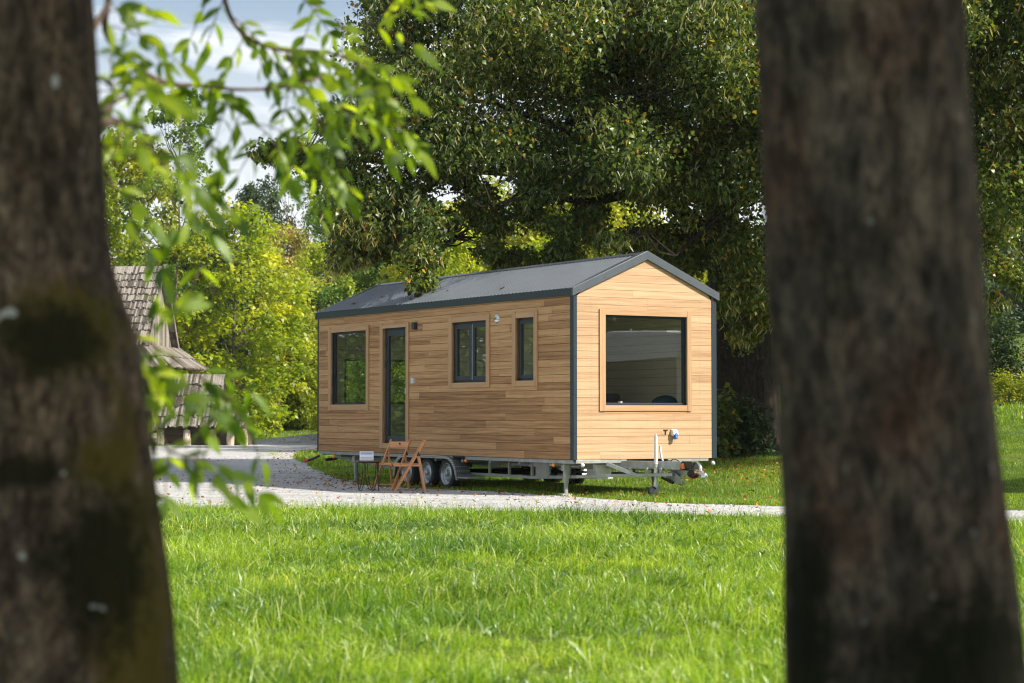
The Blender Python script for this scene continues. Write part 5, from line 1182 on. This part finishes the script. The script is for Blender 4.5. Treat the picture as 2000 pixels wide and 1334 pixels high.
barn = empty('shingled_barn', (-15.5, 88, 0), R(-4.3), 'old wooden barn with steep weathered shingle roof and plank gable', 'barn')
RH, EH, SHh, hwid, flare, BL = 7.8, 4.25, 3.25, 2.6, 1.05, 11.0
m_ = MB(); sl = math.hypot(hwid, RH-EH)
for s_ in (-1, 1): shingles(m_, lambda u, v: (-u+.15, s_*hwid*(1-v/sl), EH+(RH-EH)*v/sl), BL, sl, 11, .085, r_)
sk = math.hypot(flare, EH-SHh)
for s_ in (-1, 1):
    shingles(m_, lambda u, v: (flare*(1-v/sk)+.25-u, s_*(hwid+flare*(1-v/sk)), SHh+(EH-SHh)*v/sk), BL+flare, sk, 2, .13, r_)
def fe(u, v):
    k = 1-v/sk; h_ = hwid+flare*k; return (.12+flare*k*1.2, -h_+2*h_*u, SHh+(EH-SHh)*v/sk)
for i in range(2):
    v0, v1 = sk*i/2-.02, min(sk, sk*(i+1)/2+.06); nb_ = 44
    for j in range(nb_):
        a0, a1 = np.array(fe((j+.05)/nb_, v0+r_.uniform(-.04, .03))), np.array(fe((j+.95)/nb_, v0)); b0, b1 = np.array(fe((j+.05)/nb_, v1)), np.array(fe((j+.95)/nb_, v1)); up = np.array([.03, 0, .06])
        m_.add([tuple(p) for p in (a0+up, a1+up, b1+up*.2, b0+up*.2, a0, a1, b1-up*.3, b0-up*.3)], [(0, 1, 2, 3), (7, 6, 5, 4), (0, 4, 5, 1), (1, 5, 6, 2), (2, 6, 7, 3), (3, 7, 4, 0)], axis=2)
m_.build('roof', 'barn_wood', barn)
m_ = MB(); y = -hwid+.05
while y < hwid-.05:
    w_ = r_.uniform(.10, .16); zt = EH+(RH-EH)*(1-abs(y+w_/2)/hwid)-.08; x0 = -.15+r_.uniform(0, .02)
    if zt > EH+.1: m_.box(x0, x0+.03, y, y+w_-.012, EH-.1, zt, axis=2)
    y += w_
m_.build('gable_boards', 'barn_wood', barn)
m_ = MB()
for s_ in (-1, 1): m_.beam((.18, s_*(hwid+.05), EH-.05), (.18, 0, RH+.03), .04, .16, (0, -s_*.5, 1)) 
m_.build('verge_board', 'barn_wood', barn)
m_ = MB()
for k in range(9): m_.beam((-BL, -hwid-.1, .6+k*.3), (.35, -hwid-.1, .6+k*.3), .22, .27); m_.beam((.25, -hwid-.2, .6+k*.3+.1), (.25, hwid+.2, .6+k*.3+.1), .22, .27)
m_.box(-BL, .1, -hwid+.1, hwid, .3, EH); m_.build('log_wall', 'barn_brown', barn)
m_ = MB()
for k in range(16): m_.lathe([(.001, -.2), (.24, -.12), (.3, .05), (.2, .2), (.001, .26)], Matrix.Translation((.5-k*.7, -hwid-.1+r_.normal(0, .05), .2+r_.normal(0, .04))) @ Matrix.Diagonal((1.3, .8, 1+r_.uniform(0, .5), 1)), 9)
m_.build('stone_base', 'stone', barn)
an = empty('barn_annex', (-11.95, 82.5, 0), R(-4.3), 'small low shingle roofed outbuilding in front of the barn', 'outbuilding')
m_ = MB(); h_ = 1.35; sl2 = math.hypot(h_, 2.15)
for s_ in (-1, 1): shingles(m_, lambda u, v: (-u+.1-.0*(1-v/sl2), s_*h_*(1-v/sl2), .78+2.15*v/sl2), 2.6, sl2, 5, .085, r_)
shingles(m_, lambda u, v: (.05+u, -.9+(v/.9)*.7-1.0+.3, .75+.55*v/.9), 1.25, .9, 2, .085, r_)
m_.build('roof', 'barn_wood', an)
m_ = MB(); y = -h_+.05
while y < h_-.05: w_ = r_.uniform(.09, .13); zt = .78+2.15*(1-abs(y+w_/2)/h_)-.08; m_.box(-.06, -.03, y, y+w_-.01, .4, max(zt, .5), axis=2); y += w_
m_.build('gable_boards', 'barn_wood', an)
m_ = MB(); m_.box(-2.4, -.1, -h_+.35, h_-.2, .0, .9); m_.box(.0, 1.15, -1.0, .9, .0, .8); m_.build('wall', 'barn_brown', an)
for x in (-2.3, -1.2, -.15, .6, 1.15): MB().lathe([(.001, -.05), (.16, .0), (.17, .3), (.13, .62), (.001, .68)], Matrix.Translation((x, -h_+.15, 0)), 10).build('stone_pillar', 'stone', an)

# ------------------------------------------------------------------ light, sky, camera
hm = bpy.data.materials.new('haze'); hm.use_nodes = True; nt = hm.node_tree; nt.nodes.remove(nt.nodes['Principled BSDF'])
pv = N(nt, 'ShaderNodeVolumePrincipled'); pv.inputs['Color'].default_value = (.92, .95, 1, 1); pv.inputs['Density'].default_value = .00012; L(nt, pv.outputs[0], nt.nodes['Material Output'].inputs['Volume'])
MATS['haze'] = hm; hb_ = MB(); hb_.box(-750, 750, -70, 1250, -2, 75); tag(hb_.build('haze', 'haze'), kind='stuff')
to_sun = Vector((.70, -.30, .62)).normalized()
sl_ = bpy.data.lights.new('sun', 'SUN'); sl_.energy = 5.0; sl_.angle = R(1.2); sl_.color = (1, .93, .82)
so_ = bpy.data.objects.new('sun', sl_); COL.objects.link(so_); so_.rotation_euler = to_sun.to_track_quat('Z', 'Y').to_euler()
wd = bpy.data.worlds.new('World'); sc.world = wd; wd.use_nodes = True; nt = wd.node_tree; bg = nt.nodes['Background']
sky = N(nt, 'ShaderNodeTexSky'); sky.sky_type = 'NISHITA'; sky.sun_disc = False; sky.sun_elevation = math.asin(to_sun.z); sky.sun_rotation = math.atan2(to_sun.x, to_sun.y)
sky.air_density = 1.0; sky.dust_density = 2.0; sky.ozone_density = 1.0
tc = nt.nodes.new('ShaderNodeTexCoord').outputs['Generated']
n1 = noise(nt, mapping(nt, tc, (1.6, 1.6, 8)), 3.1, 8, .6, .5); cr = ramp(nt, n1.outputs[0], [(.42, (0, 0, 0)), (.64, (1, 1, 1))])
sx = N(nt, 'ShaderNodeSeparateXYZ'); L(nt, tc, sx.inputs[0]); hr = ramp(nt, sx.outputs[2], [(.09, (.95, .95, .95)), (.20, (.12, .12, .12))])
mxm = N(nt, 'ShaderNodeMath'); mxm.operation = 'MAXIMUM'; L(nt, cr.outputs[0], mxm.inputs[0]); L(nt, hr.outputs[0], mxm.inputs[1])
mm = N(nt, 'ShaderNodeMath'); mm.operation = 'MULTIPLY'; mm.inputs[1].default_value = .80; L(nt, mxm.outputs[0], mm.inputs[0])
skc = mixc(nt, mm.outputs[0], sky.outputs[0], (8.8, 8.9, 9.1)); L(nt, skc, bg.inputs[0]); bg.inputs[1].default_value = .094
cam = bpy.data.cameras.new('camera'); co_ = bpy.data.objects.new('camera', cam); COL.objects.link(co_); sc.camera = co_
co_.location = (0, 0, CZ); co_.rotation_euler = (math.pi/2+PITCH, 0, 0); cam.sensor_width = 36; cam.lens = F/2000*36; cam.clip_end = 3000; cam.clip_start = .05
cam.dof.use_dof = True; cam.dof.focus_distance = 32.5; cam.dof.aperture_fstop = 3.2
sc.view_settings.view_transform = 'Standard'; sc.view_settings.look = 'None'; sc.view_settings.exposure = .60; sc.view_settings.gamma = 1
sc.cycles.filter_width = 1.15; sc.cycles.use_denoising = True; sc.cycles.max_bounces = 8; sc.cycles.transparent_max_bounces = 12; sc.cycles.sample_clamp_indirect = 8
